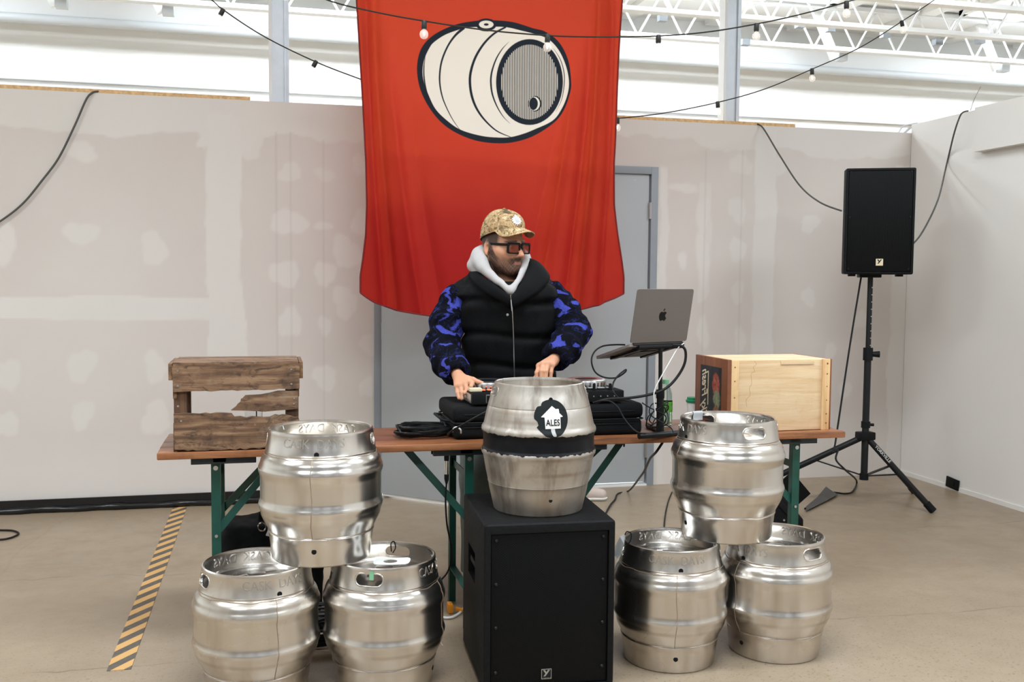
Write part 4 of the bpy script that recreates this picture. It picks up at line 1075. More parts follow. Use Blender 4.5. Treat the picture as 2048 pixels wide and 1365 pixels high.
# ---------------------------------------------------------------- laptop and stand
plain('laptop_grey', srgb(122, 115, 111), .42, .6)
plain('laptop_dark', srgb(60, 58, 57), .4, .6)
plain('logo_black', (.006, .006, .006), .3, spec=.15)
LD = 4.06
a_ = math.radians(35); rh = (RT-Vector((0, 0, RT.z))).normalized(); fh = Vector((FW.x, FW.y, 0)).normalized()
hd = rh*math.cos(a_)+fh*math.sin(a_)           # along the hinge
bk = -rh*math.sin(a_)+fh*math.cos(a_)          # horizontally from hinge to the keyboard's front edge
hc = (at_d(1253, 687, LD-.06)+at_d(1376, 685, LD+.10))/2
LW, LH, LT = .3126, .2212, .0155
bt = math.radians(17); bd_ = (bk*math.cos(bt)-Vector((0, 0, 1))*math.sin(bt)).normalized()       # down the base
lt = math.radians(10); ld = (Vector((0, 0, 1))*math.cos(lt)-bk*math.sin(lt)).normalized()          # up the lid, leaning to the viewer
lp_ = thing('laptop', 'open grey laptop on the black stand, lid towards the viewer', 'laptop', tuple(hc))
def plate(c, ux, uy, w, h, t, rad, name, mat, parent):
    uz = ux.cross(uy); M = Matrix((ux, uy, uz)).transposed(); pts = []
    for cx, cy, a0 in ((w/2-rad, h/2-rad, 0), (-w/2+rad, h/2-rad, 90), (-w/2+rad, -h/2+rad, 180), (w/2-rad, -h/2+rad, 270)):
        for k in range(5): a = math.radians(a0+k*22.5); pts.append((cx+rad*math.cos(a), cy+rad*math.sin(a)))
    return MB().prism(pts, t, M, Vector(c)).build(name, mat, parent, smooth=30)
upb = hd.cross(bd_)
if upb.z < 0: upb = -upb
lid = plate(ld*(LH/2+.004)-bk*.002, hd, ld, LW, LH, .0045, .010, 'lid', 'laptop_grey', lp_)
nl = hd.cross(ld)
if nl.dot(bk) > 0: nl = -nl
base = plate(bd_*(LH/2)-upb*.0115, hd, bd_, LW, LH, LT*(1 if hd.cross(bd_).z > 0 else -1)*.7, .010, 'base', 'laptop_grey', lp_)
MB().cyl(-hd*(LW/2-.02)-upb*.003, hd*(LW/2-.02)-upb*.003, .0065, n=10).build('hinge', 'laptop_dark', lp_)
plate(bd_*(LH/2)+upb*.0012, hd, bd_, LW-.03, LH-.03, .0006, .004, 'keyboard', 'laptop_dark', lp_)
plate(ld*(LH/2+.004)+bk*.0052*1.0-bk*.002, hd, ld, LW-.012, LH-.014, .0005, .006, 'screen', 'logo_black', lp_)
# apple emblem on the lid
ap = [(0, .30), (.10, .34), (.22, .36), (.33, .31), (.40, .22), (.30, .12), (.27, .0), (.32, -.12), (.43, -.20), (.36, -.34), (.26, -.44), (.16, -.45), (.06, -.40), (-.06, -.40), (-.16, -.45), (-.26, -.43), (-.37, -.28), (-.43, -.08), (-.42, .12), (-.35, .26), (-.24, .34), (-.12, .35)]
lf_ = [(.0, .40), (.02, .52), (.10, .62), (.18, .64), (.17, .54), (.10, .44)]
kz = .0475
lgo = []
off = nl*(.0050 if False else .0)
face = ld*(LH/2+.004)-bk*.002
# the face towards the viewer
Mz = Matrix((hd, ld, nl)).transposed()
front = max(0.0, *[(Mz.transposed() @ Vector(v.co)-Mz.transposed() @ face).z for v in lid.data.vertices])
for pl_, nm in ((ap, 'apple_emblem'), (lf_, 'emblem_leaf')):
    sm = [(p.x*kz, p.y*kz) for p in catmull([(x, y, 0) for x, y in pl_], 3, True)]
    MB().prism(sm, .0004, Mz, face+nl*(front-.00005)).build(nm, 'logo_black', lid, smooth=0)
for sx in (-.1, .1):
    for sy in (.04, .18): MB().lathe([(0, .003), (.008, .002), (.009, 0)], 12, hd*sx+bd_*sy-upb*.0118, Matrix((hd, bd_, -upb)).transposed()).build('foot', 'black_rubber', lp_)

ls = thing('laptop_stand', 'black tubular laptop stand on the right table', 'stand', tuple(at_z(1325, 866, TZ)))
O = Vector(ls.location)
def L(p): return Vector(p)-O
bl, br = L(at_z(1278, 873, TZ+.010)), L(at_z(1392, 864, TZ+.010))
MB().tube([bl, (bl+br)/2, br], .0125, 12).build('base_bar', 'black_metal', ls)
fb = (bl+br)/2+Vector((-.01, 0, 0)); MB().tube([fb, fb+Vector((.02, .25, 0))], .011, 12).build('base_bar', 'black_metal', ls)
pb = L(at_z(1320, 866, TZ+.012)); topb = hc-O-Vector((0, 0, .016))+hd*.012-bk*.004; midp = pb+(topb-pb)*.46
MB().cyl(pb, midp, .0165, .0145, n=14).build('lower_tube', 'black_metal', ls)
MB().cyl(midp, topb, .0085, n=12).build('upper_tube', 'black_metal', ls)
MB().cyl(midp-(topb-pb).normalized()*.02, midp+(topb-pb).normalized()*.015, .0175, n=14).build('clamp_sleeve', 'black_plastic', ls)
MB().tube([topb-hd*.125, topb+hd*.125], .0105, 12).build('cross_bar', 'black_rubber', ls)
for sx in (-.085, .085):
    MB().bar(topb+hd*sx-upb*.004, topb+hd*sx+bd_*.21-upb*.004+upb*.004, .030, .005, upb).build('support_arm', 'black_metal', ls, smooth=0)
    MB().bar(topb+hd*sx+bd_*.205-upb*.002, topb+hd*sx+bd_*.205+upb*.022, .028, .006, hd).build('arm_lip', 'black_rubber', ls, smooth=0)
MB().bar(topb-hd*.02+bd_*.06-upb*.004, topb-hd*.02+bd_*.15-upb*.004, .10, .004, upb).build('support_plate', 'black_metal', ls, smooth=0)

# ---------------------------------------------------------------- DJ controller on its case
cs = thing('carrying_case', 'black soft carrying case lying on the tables under the controller', 'case', (1.125, 4.055, TZ))
bmx = MB().box((0, 0, .033), (.80, .36, .066)); c0 = bmx.build('case_bottom', 'black_cloth', cs, bevel=.022, seg=4)
bmx = MB().box((0, 0, .101), (.81, .37, .066)); c1_ = bmx.build('case_lid', 'black_cloth', cs, bevel=.028, seg=5)
MB().tube([(-.395, -.184, .067), (.395, -.184, .067), (.402, -.175, .067), (.402, .175, .067), (.395, .184, .067), (-.395, .184, .067), (-.402, .175, .067), (-.402, -.175, .067)], .0035, 6, closed=True).build('zip', 'black_rubber', cs)
for z_ in (.10, .047): MB().tube([(-.36, -.1855 if z_ > .08 else -.181, z_), (.36, -.1855 if z_ > .08 else -.181, z_)], .002, 6).build('piping', 'black_rubber', cs)
hl_ = catmull([(-.404, -.10, .066), (-.432, -.09, .070), (-.440, -.05, .075), (-.440, .05, .075), (-.432, .09, .070), (-.404, .10, .066)], 4); MB().tube(hl_, .006, 8).build('carry_handle', 'black_rubber', cs)
CZ = TZ+.1345
dj = thing('dj_controller', 'black two-deck music controller with silver jog wheels on its case', 'controller', (1.118, 4.040, CZ))
MB().box((0, 0, .029), (.645, .33, .046)).build('chassis', 'black_plastic', dj, bevel=.003)
for sx in (-1, 1):
    for sy in (-1, 1): MB().cyl((sx*.28, sy*.12, 0), (sx*.28, sy*.12, .008), .016, n=12).build('foot', 'black_rubber', dj)
MB().box((0, 0, .0525), (.635, .32, .002)).build('faceplate', 'cabinet_black', dj, smooth=0)
for sx in (-1, 1): MB().box((sx*.3235, 0, .028), (.004, .30, .036)).build('side_panel', 'steel_bright', dj, bevel=.001)
for sx in (-1, 1):
    j = MB().lathe([(0, .030), (.050, .030), (.054, .032), (.078, .032), (.085, .028), (.087, .022), (.088, .002), (.088, 0), (0, 0)], 40, (0, 0, 0)).build('jog_wheel', 'steel_bright', dj); j.location = (sx*.215, .02, .0535)
    MB().lathe([(0, .0305), (.046, .0305), (.048, .0302)], 32).build('jog_display', 'black_plastic', j)
    for k in range(30):
        a = 2*math.pi*k/30; MB().box((.0875*math.cos(a), .0875*math.sin(a), .012), (.005, .007, .018), Matrix.Rotation(a, 3, 'Z')).build('finger_grip', 'chrome', j, smooth=0)
    pd = MB().box((sx*.215+.0, -.12, .056), (.15, .03, .006)).build('pad_strip', 'black_rubber', dj, bevel=.001)
    for k in range(4): MB().box((sx*.215-.06+k*.04, -.12, .060), (.03, .022, .004)).build('pad', 'led_red' if (sx < 0 and k in (0, 1)) else 'tag_grey', pd, smooth=0)
    MB().box((sx*.30, .06, .060), (.012, .10, .010)).build('pitch_fader', 'black_rubber', dj, bevel=.001)
for k in range(4):
    for q in range(3):
        kn = MB().lathe([(0, .020), (.006, .020), (.0075, .018), (.009, .002), (.010, 0)], 12).build('knob', 'black_rubber', dj); kn.location = (-.06+k*.04, .09-q*.05, .0535)
        MB().box((0, -.0082, .013), (.0018, .002, .013)).build('pointer', 'card_white', kn, smooth=0)
for x in (.14, .20, .27):
    kn = MB().cyl((0, 0, 0), (0, 0, .026), .0085, .0075, n=12).build('knob', 'black_rubber', dj); kn.location = (x, -.145, .0535)
    MB().box((.0035, -.0078, .018), (.002, .003, .022)).build('pointer', 'card_white', kn, smooth=0)
for x0_, x1_ in ((-.265, -.165), (.02, .165)):
    rp = MB(); 
    fr_ = MB().box(((x0_+x1_)/2, -.1655, .029), (x1_-x0_, .0015, .034)).build('rear_panel', 'steel_bright', dj, smooth=0)
    MB().box(((x0_+x1_)/2, -.1665, .0275), (x1_-x0_-.005, .0012, .029)).build('panel_face', 'black_plastic', fr_, smooth=0)
    for k in range(2): MB().cyl((x0_+.03+k*.05, -.166, .027), (x0_+.03+k*.05, -.171, .027), .0095, n=14).build('socket', 'black_rubber', fr_)
MB().box((-.30, -.12, .062), (.05, .04, .014)).build('button', 'card_gold', dj, bevel=.003)
for k in range(4): MB().cyl((.19+k*.03, -.1655, .03), (.19+k*.03, -.167, .03), .003, n=8).build('screw', 'steel_bright', dj)

# ---------------------------------------------------------------- small things on the tables
plain('label_green', srgb(92, 168, 62), .5, var=.5, scale=60)
bt_ = thing('soda_bottle', 'clear green-labelled plastic drink bottle behind the laptop stand', 'bottle', tuple(at_z(1330, 853, TZ)))
MB().lathe([(0, .004), (.022, .0), (.028, .004), (.031, .014), (.031, .05), (.029, .056), (.031, .062), (.031, .115), (.0295, .121), (.031, .127), (.029, .145), (.020, .172), (.0125, .186), (.0125, .196), (0, .196)], 28).build('bottle_body', 'glass_green', bt_)
MB().lathe([(.0316, .066), (.0316, .112)], 28).build('bottle_label', 'label_green', bt_)
MB().lathe([(0, .010), (.028, .010), (.0285, .09), (0, .09)], 24).build('drink', 'drink_green', bt_)
MB().lathe([(.0130, .189), (.0145, .189), (.0145, .207), (.012, .209), (0, .209)], 20).build('cap', 'tape_green', bt_)
cp = thing('takeaway_cup', 'small pale cup with a green lid behind the box crate', 'cup', (1.905, 4.215, TZ))
MB().lathe([(0, 0), (.022, 0), (.030, .085), (.031, .088), (0, .088)], 24).build('cup_body', 'card_white', cp)
plain('lid_green', srgb(18, 120, 78), .4)
MB().lathe([(.033, .085), (.034, .094), (.029, .097), (.028, .108), (0, .108)], 24).build('lid', 'lid_green', cp)

# ---------------------------------------------------------------- cables
def cable(name, label, pts, r, mat='black_cable', cat='cable', group=None, n=8, sm=8):
    O = Vector(pts[0]); t = MB().tube([p-O for p in catmull(pts, sm)], r, n).build(name, mat)
    t.location = O; tag(t, label, cat, group); return t
wy = lambda x, y, o=.02: at_y(x, y, WALL_Y-o)
cable('power_cable', 'dark cable draped down the wall at far left', [wy(212, 184, -.05), wy(195, 183, -.01), wy(184, 186, .01), wy(172, 200), wy(150, 250), wy(118, 315), wy(85, 360), wy(45, 408), wy(0, 443), wy(-60, 480)], .0058, 'grey_cable')
cable('speaker_cable', 'dark cable from the wall top down to the loudspeaker', [at_y(1505, 247, 6.42), at_y(1519, 250, 6.36), at_y(1530, 262, 6.3), at_y(1560, 312, 6.1), at_y(1600, 372, 5.9), at_y(1640, 405, 5.7), at_y(1683, 422, 5.55)], .0055, 'grey_cable')
cable('power_cable', 'dark cable from the loudspeaker up over the right wall', [at_d(1812, 498, 6.25), at_d(1822, 492, 6.25), at_d(1845, 464, 6.3), at_d(1875, 402, 6.4), at_x(1893, 330, RWALL_X-.015), at_x(1908, 268, RWALL_X-.075), at_x(1919, 235, RWALL_X-.075), at_x(1926, 225, RWALL_X-.07), at_x(1936, 222, RWALL_X-.02)], .0055, 'grey_cable')
cable('hanging_string', 'thin string rising from the right wall top', [at_x(1941, 221, RWALL_X-.02), at_d(1948, 200, 6.7), at_d(1961, 174, 6.9)], .002, 'grey_cable')
for k, (q, rr_) in enumerate((([(1797, 266), (1806, 253), (1820, 249), (1835, 246)], .006), ([(1808, 266), (1818, 257), (1832, 249), (1850, 245)], .006), ([(1811, 266), (1822, 256), (1838, 250), (1862, 243)], .006))):
    cable('loose_cable', 'grey cable end lying over the wall corner, %s of three' % ('leftmost', 'middle', 'rightmost')[k], [at_y(x, y, WALL_Y+.05-.02*k) for x, y in q], rr_*.8, 'pipe_grey')
cable('speaker_cable', 'black cable dropping from the loudspeaker to the taped floor', [at_d(1724, 545, 6.25), at_d(1718, 580, 6.22), at_d(1700, 690, 6.18), at_d(1676, 850, 6.12), at_d(1670, 890, 6.1), at_d(1666, 905, 6.08), at_d(1676, 900, 6.08), at_d(1672, 920, 6.06), at_d(1690, 940, 6.08), at_z(1713, 962, .03), at_z(1706, 983, .010), at_z(1690, 988, .008), at_z(1662, 986, .008), at_z(1640, 1000, .008), at_z(1610, 1018, .008)], .0058)
plain('tape_flat', (.03, .031, .033), .42, var=.3, scale=30)
gt = MB(); P4 = [at_z(x, y, .012) for x, y in ((1652, 974), (1664, 983), (1676, 990), (1650, 1004), (1612, 1023), (1612, 1014), (1634, 996))]
k = len(P4); gt.add(P4+[p+Vector((0, 0, .002)) for p in P4], [tuple(range(k-1, -1, -1)), tuple(range(k, 2*k))]+[(i, (i+1) % k, k+(i+1) % k, k+i) for i in range(k)])
tag(gt.build('gaffer_tape', 'tape_flat', smooth=0), 'black gaffer tape strip over the cable by the right table leg', 'tape')
gd = lambda x, y, d: at_d(x, y, d)
cable('usb_cable', 'thin black cable looping from the laptop to the controller', [gd(1250, 690, 4.10), gd(1228, 690, 4.08), gd(1205, 693, 4.06), gd(1189, 704, 4.04), gd(1183, 722, 4.02), gd(1190, 744, 4.02), gd(1208, 755, 4.02), gd(1232, 756, 4.02), gd(1250, 745, 4.02), gd(1251, 740, 4.02), gd(1236, 752, 4.0), gd(1226, 768, 3.99), gd(1227, 784, 3.96), gd(1240, 798, 3.96), gd(1262, 804, 4.0)], .0034)
cable('power_cable', 'thick black cable curving down the right of the laptop stand', [gd(1345, 690, 4.02), gd(1362, 692, 4.02), gd(1371, 703, 4.02), gd(1369, 728, 4.02), gd(1354, 755, 4.02), gd(1332, 777, 4.01), gd(1302, 789, 4.0), gd(1262, 796, 3.97), gd(1215, 799, 3.93), gd(1190, 806, 3.92)], .0055)
cable('charging_cable', 'thin white cable hanging beside the laptop stand tube', [gd(1368, 687, 4.06), gd(1355, 698, 4.03), gd(1335, 732, 4.0), gd(1318, 762, 3.99), gd(1309, 782, 3.99), gd(1308, 800, 3.99), gd(1311, 830, 4.0)], .0022, 'white_cable')
cable('audio_cable', 'black cable running from the controller down over the case front', [gd(1186, 806, 3.92), gd(1205, 802, 3.9), gd(1222, 804, 3.885), gd(1236, 816, 3.87), gd(1247, 836, 3.865), gd(1262, 855, 3.86), gd(1277, 866, 3.85), gd(1290, 868, 3.9)], .0036)
tg_pts = []
rr = random.Random(3)
for k in range(26):
    a = k*.9; tg_pts.append(gd(1316+18*math.cos(a)+rr.uniform(-6, 6), 832+26*math.sin(a*.83)+rr.uniform(-5, 5), 4.10+.04*math.sin(a*1.3)))
tg_pts = [gd(1284, 806, 4.1), gd(1300, 816, 4.1)]+tg_pts+[gd(1340, 855, 4.06), gd(1346, 866, 4.05)]
cable('tangled_cable', 'tangle of thin black cable around the foot of the laptop stand', tg_pts, .0026)
cable('audio_cable', 'black cable from the controller\'s left socket down to the coil', [gd(978, 818, 3.87), gd(972, 824, 3.855), gd(950, 836, 3.85), gd(925, 850, 3.87), gd(905, 862, 3.9), gd(895, 870, 3.93)], .0040)
# coil on the left table
def coil(name, label, c, r, loops, h, rad, mat='black_cable', seed=1, sq=.75, cat='cable coil'):
    R_ = random.Random(seed); pts = []
    for k in range(loops*10):
        a = 2*math.pi*k/10+.2*R_.random(); j = k/10
        q = r*(1-.30*((j*.618) % 1.0)); z = rad+h*((j*.37) % 1.0)*.9+R_.uniform(0, .004)
        pts.append(Vector((q*math.cos(a)+R_.uniform(-.006, .006), q*sq*math.sin(a)+R_.uniform(-.006, .006), z)))
    o = MB().tube(catmull(pts, 3), rad, 6).build(name, mat); o.location = c; return tag(o, label, cat)
coil('cable_coil', 'coil of black cable lying on the left table', (.625, 4.005, TZ+.001), .125, 16, .040, .0050, seed=4, sq=.8)
MB_ = cable('white_tie', 'white strap ends on the black cable coil beside the case', [gd(905, 864, 3.95), gd(908, 857, 3.94), gd(914, 855, 3.93), gd(921, 860, 3.93), gd(922, 867, 3.94)], .0030, 'white_cable', 'cable tie')
coil('cable_coil', 'heap of black cable on the floor behind the left casks', (.20, 3.86, .001), .17, 14, .12, .0055, seed=9, sq=.7)
cable('floor_cable', 'loop of black cable on the floor at far left', [at_z(-30, 1060, .006), at_z(0, 1061, .006), at_z(25, 1062, .006), at_z(37, 1067, .006), at_z(30, 1073, .006), at_z(10, 1079, .006), at_z(-30, 1082, .006)], .0055)
xl = thing('microphone_cable', 'black cable with silver plug hanging from the left table', 'cable', tuple(gd(893, 908, 3.93)))
O = Vector(xl.location)
MB().tube([p-O for p in catmull([gd(893, 944+24, 3.93), gd(891, 1000, 3.94), gd(894, 1050, 3.96), gd(901, 1085, 3.98), gd(903, 1115, 4.0), gd(895, 1145, 4.02), gd(875, 1172, 4.05), at_z(865, 1215, .01)], 6)], .0036, 8).build('cord', 'black_cable', xl)
MB().lathe([(0, .06), (.006, .06), (.0085, .05), (.010, .018), (.009, 0), (0, 0)], 14, gd(893, 924, 3.93)-O).build('boot', 'black_rubber', xl)
MB().lathe([(0, .058), (.0095, .058), (.0098, .0), (0, 0)], 14, gd(893, 951, 3.93)-O).build('plug_shell', 'chrome', xl)
MB().lathe([(0, .04), (.0095, .04), (.009, .02), (.004, 0), (0, 0)], 14, gd(893, 969, 3.93)-O).build('boot', 'black_rubber', xl)
cable('floor_cable', 'black cable falling from the right table to the floor', [gd(1325, 886, 4.2), gd(1312, 905, 4.25), gd(1300, 918, 4.5), gd(1290, 940, 4.9), gd(1280, 955, 5.3), at_z(1258, 968+14, .02), at_z(1236, 988, .008), at_z(1230, 1000, .008), at_z(1220, 1012, .008), at_z(1205, 1040, .008)], .0055)
cable('floor_cable', 'thin black cable between the right casks and the door', [at_z(1344, 985, .005), at_z(1336, 1005, .005), at_z(1330, 1035, .005), at_z(1327, 1070, .005), at_z(1320, 1110, .005)], .0045)
cable('extension_cord', 'white cord curving past the subwoofer on the floor', [at_z(870, 1228, .008), at_z(888, 1236, .008), at_z(905, 1235, .008), at_z(922, 1224, .008), at_z(935, 1205, .008)], .0055, 'white_cable')
og = thing('orange_plug', 'orange plug lying by the left table leg behind the casks', 'plug', tuple(at_z(900, 1226, 0)))
MB().box((0, 0, .022), (.022, .05, .040)).build('plug_body', 'orange_plastic', og, bevel=.006); MB().bar((.02, -.01, .02), (.055, -.02, .010), .02, .014).build('plug_tail', 'orange_plastic', og, bevel=.004)
for dx in (-.006, .006): MB().box((dx, .034, .026), (.003, .02, .008)).build('prong', 'steel_bright', og, smooth=0)
wp = thing('power_strip', 'small white power strip on the floor behind the right casks', 'power strip', (1.285, 3.78, 0))
MB().box((0, 0, .025), (.07, .22, .05)).build('strip_body', 'card_white', wp, bevel=.008)
for k in range(3): MB().box((0, -.07+k*.06, .0505), (.03, .035, .002)).build('outlet', 'tag_grey', wp, smooth=0)
# ---------------------------------------------------------------- smooth solids (signed distances meshed with surface nets)
def surface_nets(fun, lo, hi, h):
    lo = np.array(lo, float); n = np.ceil((np.array(hi)-lo)/h).astype(int)+1
    ax = [lo[k]+h*np.arange(n[k]) for k in range(3)]
    P = np.stack(np.meshgrid(*ax, indexing='ij'), -1).reshape(-1, 3)
    D = np.concatenate([fun(P[i:i+400000]) for i in range(0, len(P), 400000)]).reshape(n)
    Sg = D < 0; c = [slice(0, -1), slice(1, None)]
    def cor(A, b): return A[c[b[0]], c[b[1]], c[b[2]]]
    m = n-1; acc = np.zeros((*m, 3), np.float32); cnt = np.zeros(m, np.float32)
    for a in range(3):
        o = [k for k in range(3) if k != a]
        for u in (0, 1):
            for v in (0, 1):
                b0 = [0, 0, 0]; b1 = [0, 0, 0]; b0[o[0]] = b1[o[0]] = u; b0[o[1]] = b1[o[1]] = v; b1[a] = 1
                d0, d1 = cor(D, b0), cor(D, b1); mk = cor(Sg, b0) != cor(Sg, b1)
                t = np.where(mk, d0/np.where(mk, d0-d1, 1), 0)
                acc[..., a] += t; acc[..., o[0]] += u*mk; acc[..., o[1]] += v*mk; cnt += mk
    act = cnt > 0; idx = -np.ones(m, int); idx[act] = np.arange(act.sum())
    ii = np.argwhere(act); V = lo+(ii+acc[act]/cnt[act][:, None])*h
    F = []
    for a in range(3):
        o = [(a+1) % 3, (a+2) % 3]
        s0 = [slice(None)]*3; s1 = [slice(None)]*3; s0[a] = slice(0, -1); s1[a] = slice(1, None)
        A, Bq = Sg[tuple(s0)], Sg[tuple(s1)]; e = np.argwhere(A != Bq)
        e = e[(e[:, o[0]] > 0) & (e[:, o[1]] > 0) & (e[:, o[0]] < m[o[0]]) & (e[:, o[1]] < m[o[1]])]
        if not len(e): continue
        q = []
        for du, dv in ((-1, -1), (0, -1), (0, 0), (-1, 0)):
            k = e.copy(); k[:, o[0]] += du; k[:, o[1]] += dv; q.append(idx[k[:, 0], k[:, 1], k[:, 2]])
        q = np.stack(q, -1); fl = A[e[:, 0], e[:, 1], e[:, 2]]; q[~fl] = q[~fl][:, ::-1]; F.append(q)
    return V, np.concatenate(F)
def np_mesh(name, V, F, mat, smooth=180, attrs=None):
    me = bpy.data.meshes.new(name); me.vertices.add(len(V)); me.vertices.foreach_set('co', np.asarray(V, np.float32).ravel())
    me.loops.add(F.size); me.loops.foreach_set('vertex_index', F.astype(np.int32).ravel())
    me.polygons.add(len(F)); me.polygons.foreach_set('loop_start', np.arange(0, F.size, 4, dtype=np.int32)); me.update(calc_edges=True); me.validate()
    for k, a in (attrs or {}).items():
        a = np.asarray(a, np.float32)
        if a.ndim == 2:
            at = me.attributes.new(k, 'FLOAT_COLOR', 'POINT'); at.data.foreach_set('color', np.concatenate([a, np.ones((len(a), 1), np.float32)], 1).ravel())
        else: at = me.attributes.new(k, 'FLOAT', 'POINT'); at.data.foreach_set('value', a)
    finish(me, mat, smooth); return me
def rcone(P, a, b, r0, r1):
    a = np.asarray(a, float); b = np.asarray(b, float); ab = b-a; t = np.clip(((P-a) @ ab)/max(ab @ ab, 1e-12), 0, 1)
    return np.linalg.norm(P-a-t[:, None]*ab, axis=1)-(r0+(r1-r0)*t)
def ellip(P, c, r):
    q = (P-np.asarray(c))/np.asarray(r); k = np.linalg.norm(q, axis=1); return (k-1)*min(r)*1.0 if True else k
def smin(a, b, k):
    h = np.clip(.5+.5*(b-a)/k, 0, 1); return b+(a-b)*h-k*h*(1-h)
def smax(a, b, k): return -smin(-a, -b, k)
def chain(P, pts, rad, k=.02):
    d = None
    for i in range(len(pts)-1):
        e = rcone(P, pts[i], pts[i+1], rad[i], rad[i+1]); d = e if d is None else smin(d, e, k)
    return d
_dirs = np.random.RandomState(11).randn(24, 3); _ph = np.random.RandomState(12).rand(24)*6.28
def nz3(P, f, n=8, o=0):
    s = 0
    for k in range(n): s = s+np.sin(P @ _dirs[(k+o) % 24]*f+_ph[(k+o) % 24])
    return s/n**.5
def thick_sheet(G, th, name, mat, parent, smooth=180):
    # G: rows of Vectors; makes a closed sheet of the given thickness
    n, m_ = len(G), len(G[0]); N = [[None]*m_ for _ in range(n)]
    for i in range(n):
        for j in range(m_):
            du = G[min(i+1, n-1)][j]-G[max(i-1, 0)][j]; dv = G[i][min(j+1, m_-1)]-G[i][max(j-1, 0)]
            q = du.cross(dv); N[i][j] = q.normalized() if q.length > 1e-9 else Vector((0, 0, 1))
    vs = [G[i][j]+N[i][j]*th/2 for i in range(n) for j in range(m_)]+[G[i][j]-N[i][j]*th/2 for i in range(n) for j in range(m_)]
    K = n*m_; f = []
    for i in range(n-1):
        for j in range(m_-1):
            a, b, c, d = i*m_+j, i*m_+j+1, (i+1)*m_+j+1, (i+1)*m_+j
            f += [(a, b, c, d), (K+d, K+c, K+b, K+a)]
    bd = [(0, j) for j in range(m_)]+[(i, m_-1) for i in range(1, n)]+[(n-1, j) for j in range(m_-2, -1, -1)]+[(i, 0) for i in range(n-2, 0, -1)]
    for k in range(len(bd)):
        a = bd[k][0]*m_+bd[k][1]; b = bd[(k+1) % len(bd)]; b = b[0]*m_+b[1]; f.append((a, K+a, K+b, b))
    return MB().add(vs, f).build(name, mat, parent, smooth=smooth)

# ---------------------------------------------------------------- the person
D0 = 4.40
pc = at_d(1012, 700, D0)
man = thing('person', 'person in camouflage cap, sunglasses and black vest standing at the controller', 'person', (pc.x, pc.y, 0), -YAW)
fhz = Vector((FW.x, FW.y, 0)).normalized(); rhz = Vector((math.cos(YAW), -math.sin(YAW), 0))
def Lp(px, py, dy=0.0):
    w = at_d(px, py, D0+dy)-Vector((pc.x, pc.y, 0)); return np.array([w.dot(rhz), w.dot(fhz), w.z])
HO = Lp(1007, 494, 0.0)
ha = math.radians(41); hp_ = math.radians(4); hr_ = math.radians(-2)
Rz = np.array([[math.cos(ha), -math.sin(ha), 0], [math.sin(ha), math.cos(ha), 0], [0, 0, 1]])
Rx = np.array([[1, 0, 0], [0, math.cos(hp_), -math.sin(hp_)], [0, math.sin(hp_), math.cos(hp_)]])
HR = Rz @ Rx                                  # head frame (x: person's left, -y: face, z: up) -> person frame
def toh(P): return (P-HO) @ HR
def frh(q): return HO+HR @ np.asarray(q, float)

def head_sdf(P):
    q = toh(P); ax_ = np.abs(q[:, 0]); qs = q.copy(); qs[:, 0] = ax_
    d = ellip(q, (0, .018, .032), (.077, .097, .088))
    d = smin(d, ellip(q, (0, -.030, -.005), (.066, .070, .092)), .03)
    d = smin(d, ellip(q, (0, -.040, -.062), (.052, .056, .052)), .03)
    d = smin(d, rcone(qs, (.050, .005, -.050), (.020, -.070, -.095), .024, .022), .025)
    d = smin(d, rcone(qs, (0, -.078, -.098), (.012, -.078, -.098), .022, .020), .02)
    d = smin(d, rcone(qs, (.046, -.058, -.022), (.056, -.020, -.012), .024, .022), .02)
    d = smin(d, rcone(qs, (0, -.092, .022), (.042, -.078, .022), .011, .012), .015)
    d = smax(d, -ellip(qs, (.032, -.104, -.001), (.019, .016, .012)), .012)
    d = smin(d, rcone(q, (0, -.094, .012), (0, -.1215, -.030), .0085, .0130), .010)
    d = smin(d, rcone(qs, (0, -.116, -.034), (.0125, -.105, -.0375), .0095, .0085), .006)
    d = smin(d, rcone(q, (0, -.090, -.052), (0, -.090, -.085), .012, .012), .02)
    d = smin(d, rcone(qs, (0, -.0985, -.0615), (.021, -.0915, -.0655), .0046, .0028), .006)
    d = smin(d, rcone(qs, (0, -.0975, -.0725), (.018, -.0915, -.0700), .0052, .0028), .006)
    d = smax(d, -rcone(qs, (0, -.1035, -.0672), (.021, -.0950, -.0680), .0012, .0010), .003)
    e = ellip(qs, (.080, .016, -.008), (.010, .021, .033))
    e = smax(e, -ellip(qs, (.090, .012, -.006), (.010, .013, .022)), .006)
    d = smin(d, e, .008)
    n = rcone(P, HO+np.array([0, .022, -.075]), np.array([.010, .065, 1.33]), .058, .066)
    return smin(d, n, .022)
SH_R, SH_L = Lp(912, 596, .08), Lp(1103, 590, .08)          # image-left and image-right shoulders
EL_R, EL_L = Lp(884, 690, .03), Lp(1147, 664, .03)
WR_R, WR_L = Lp(916, 752, -.22), Lp(1106, 722, -.19)
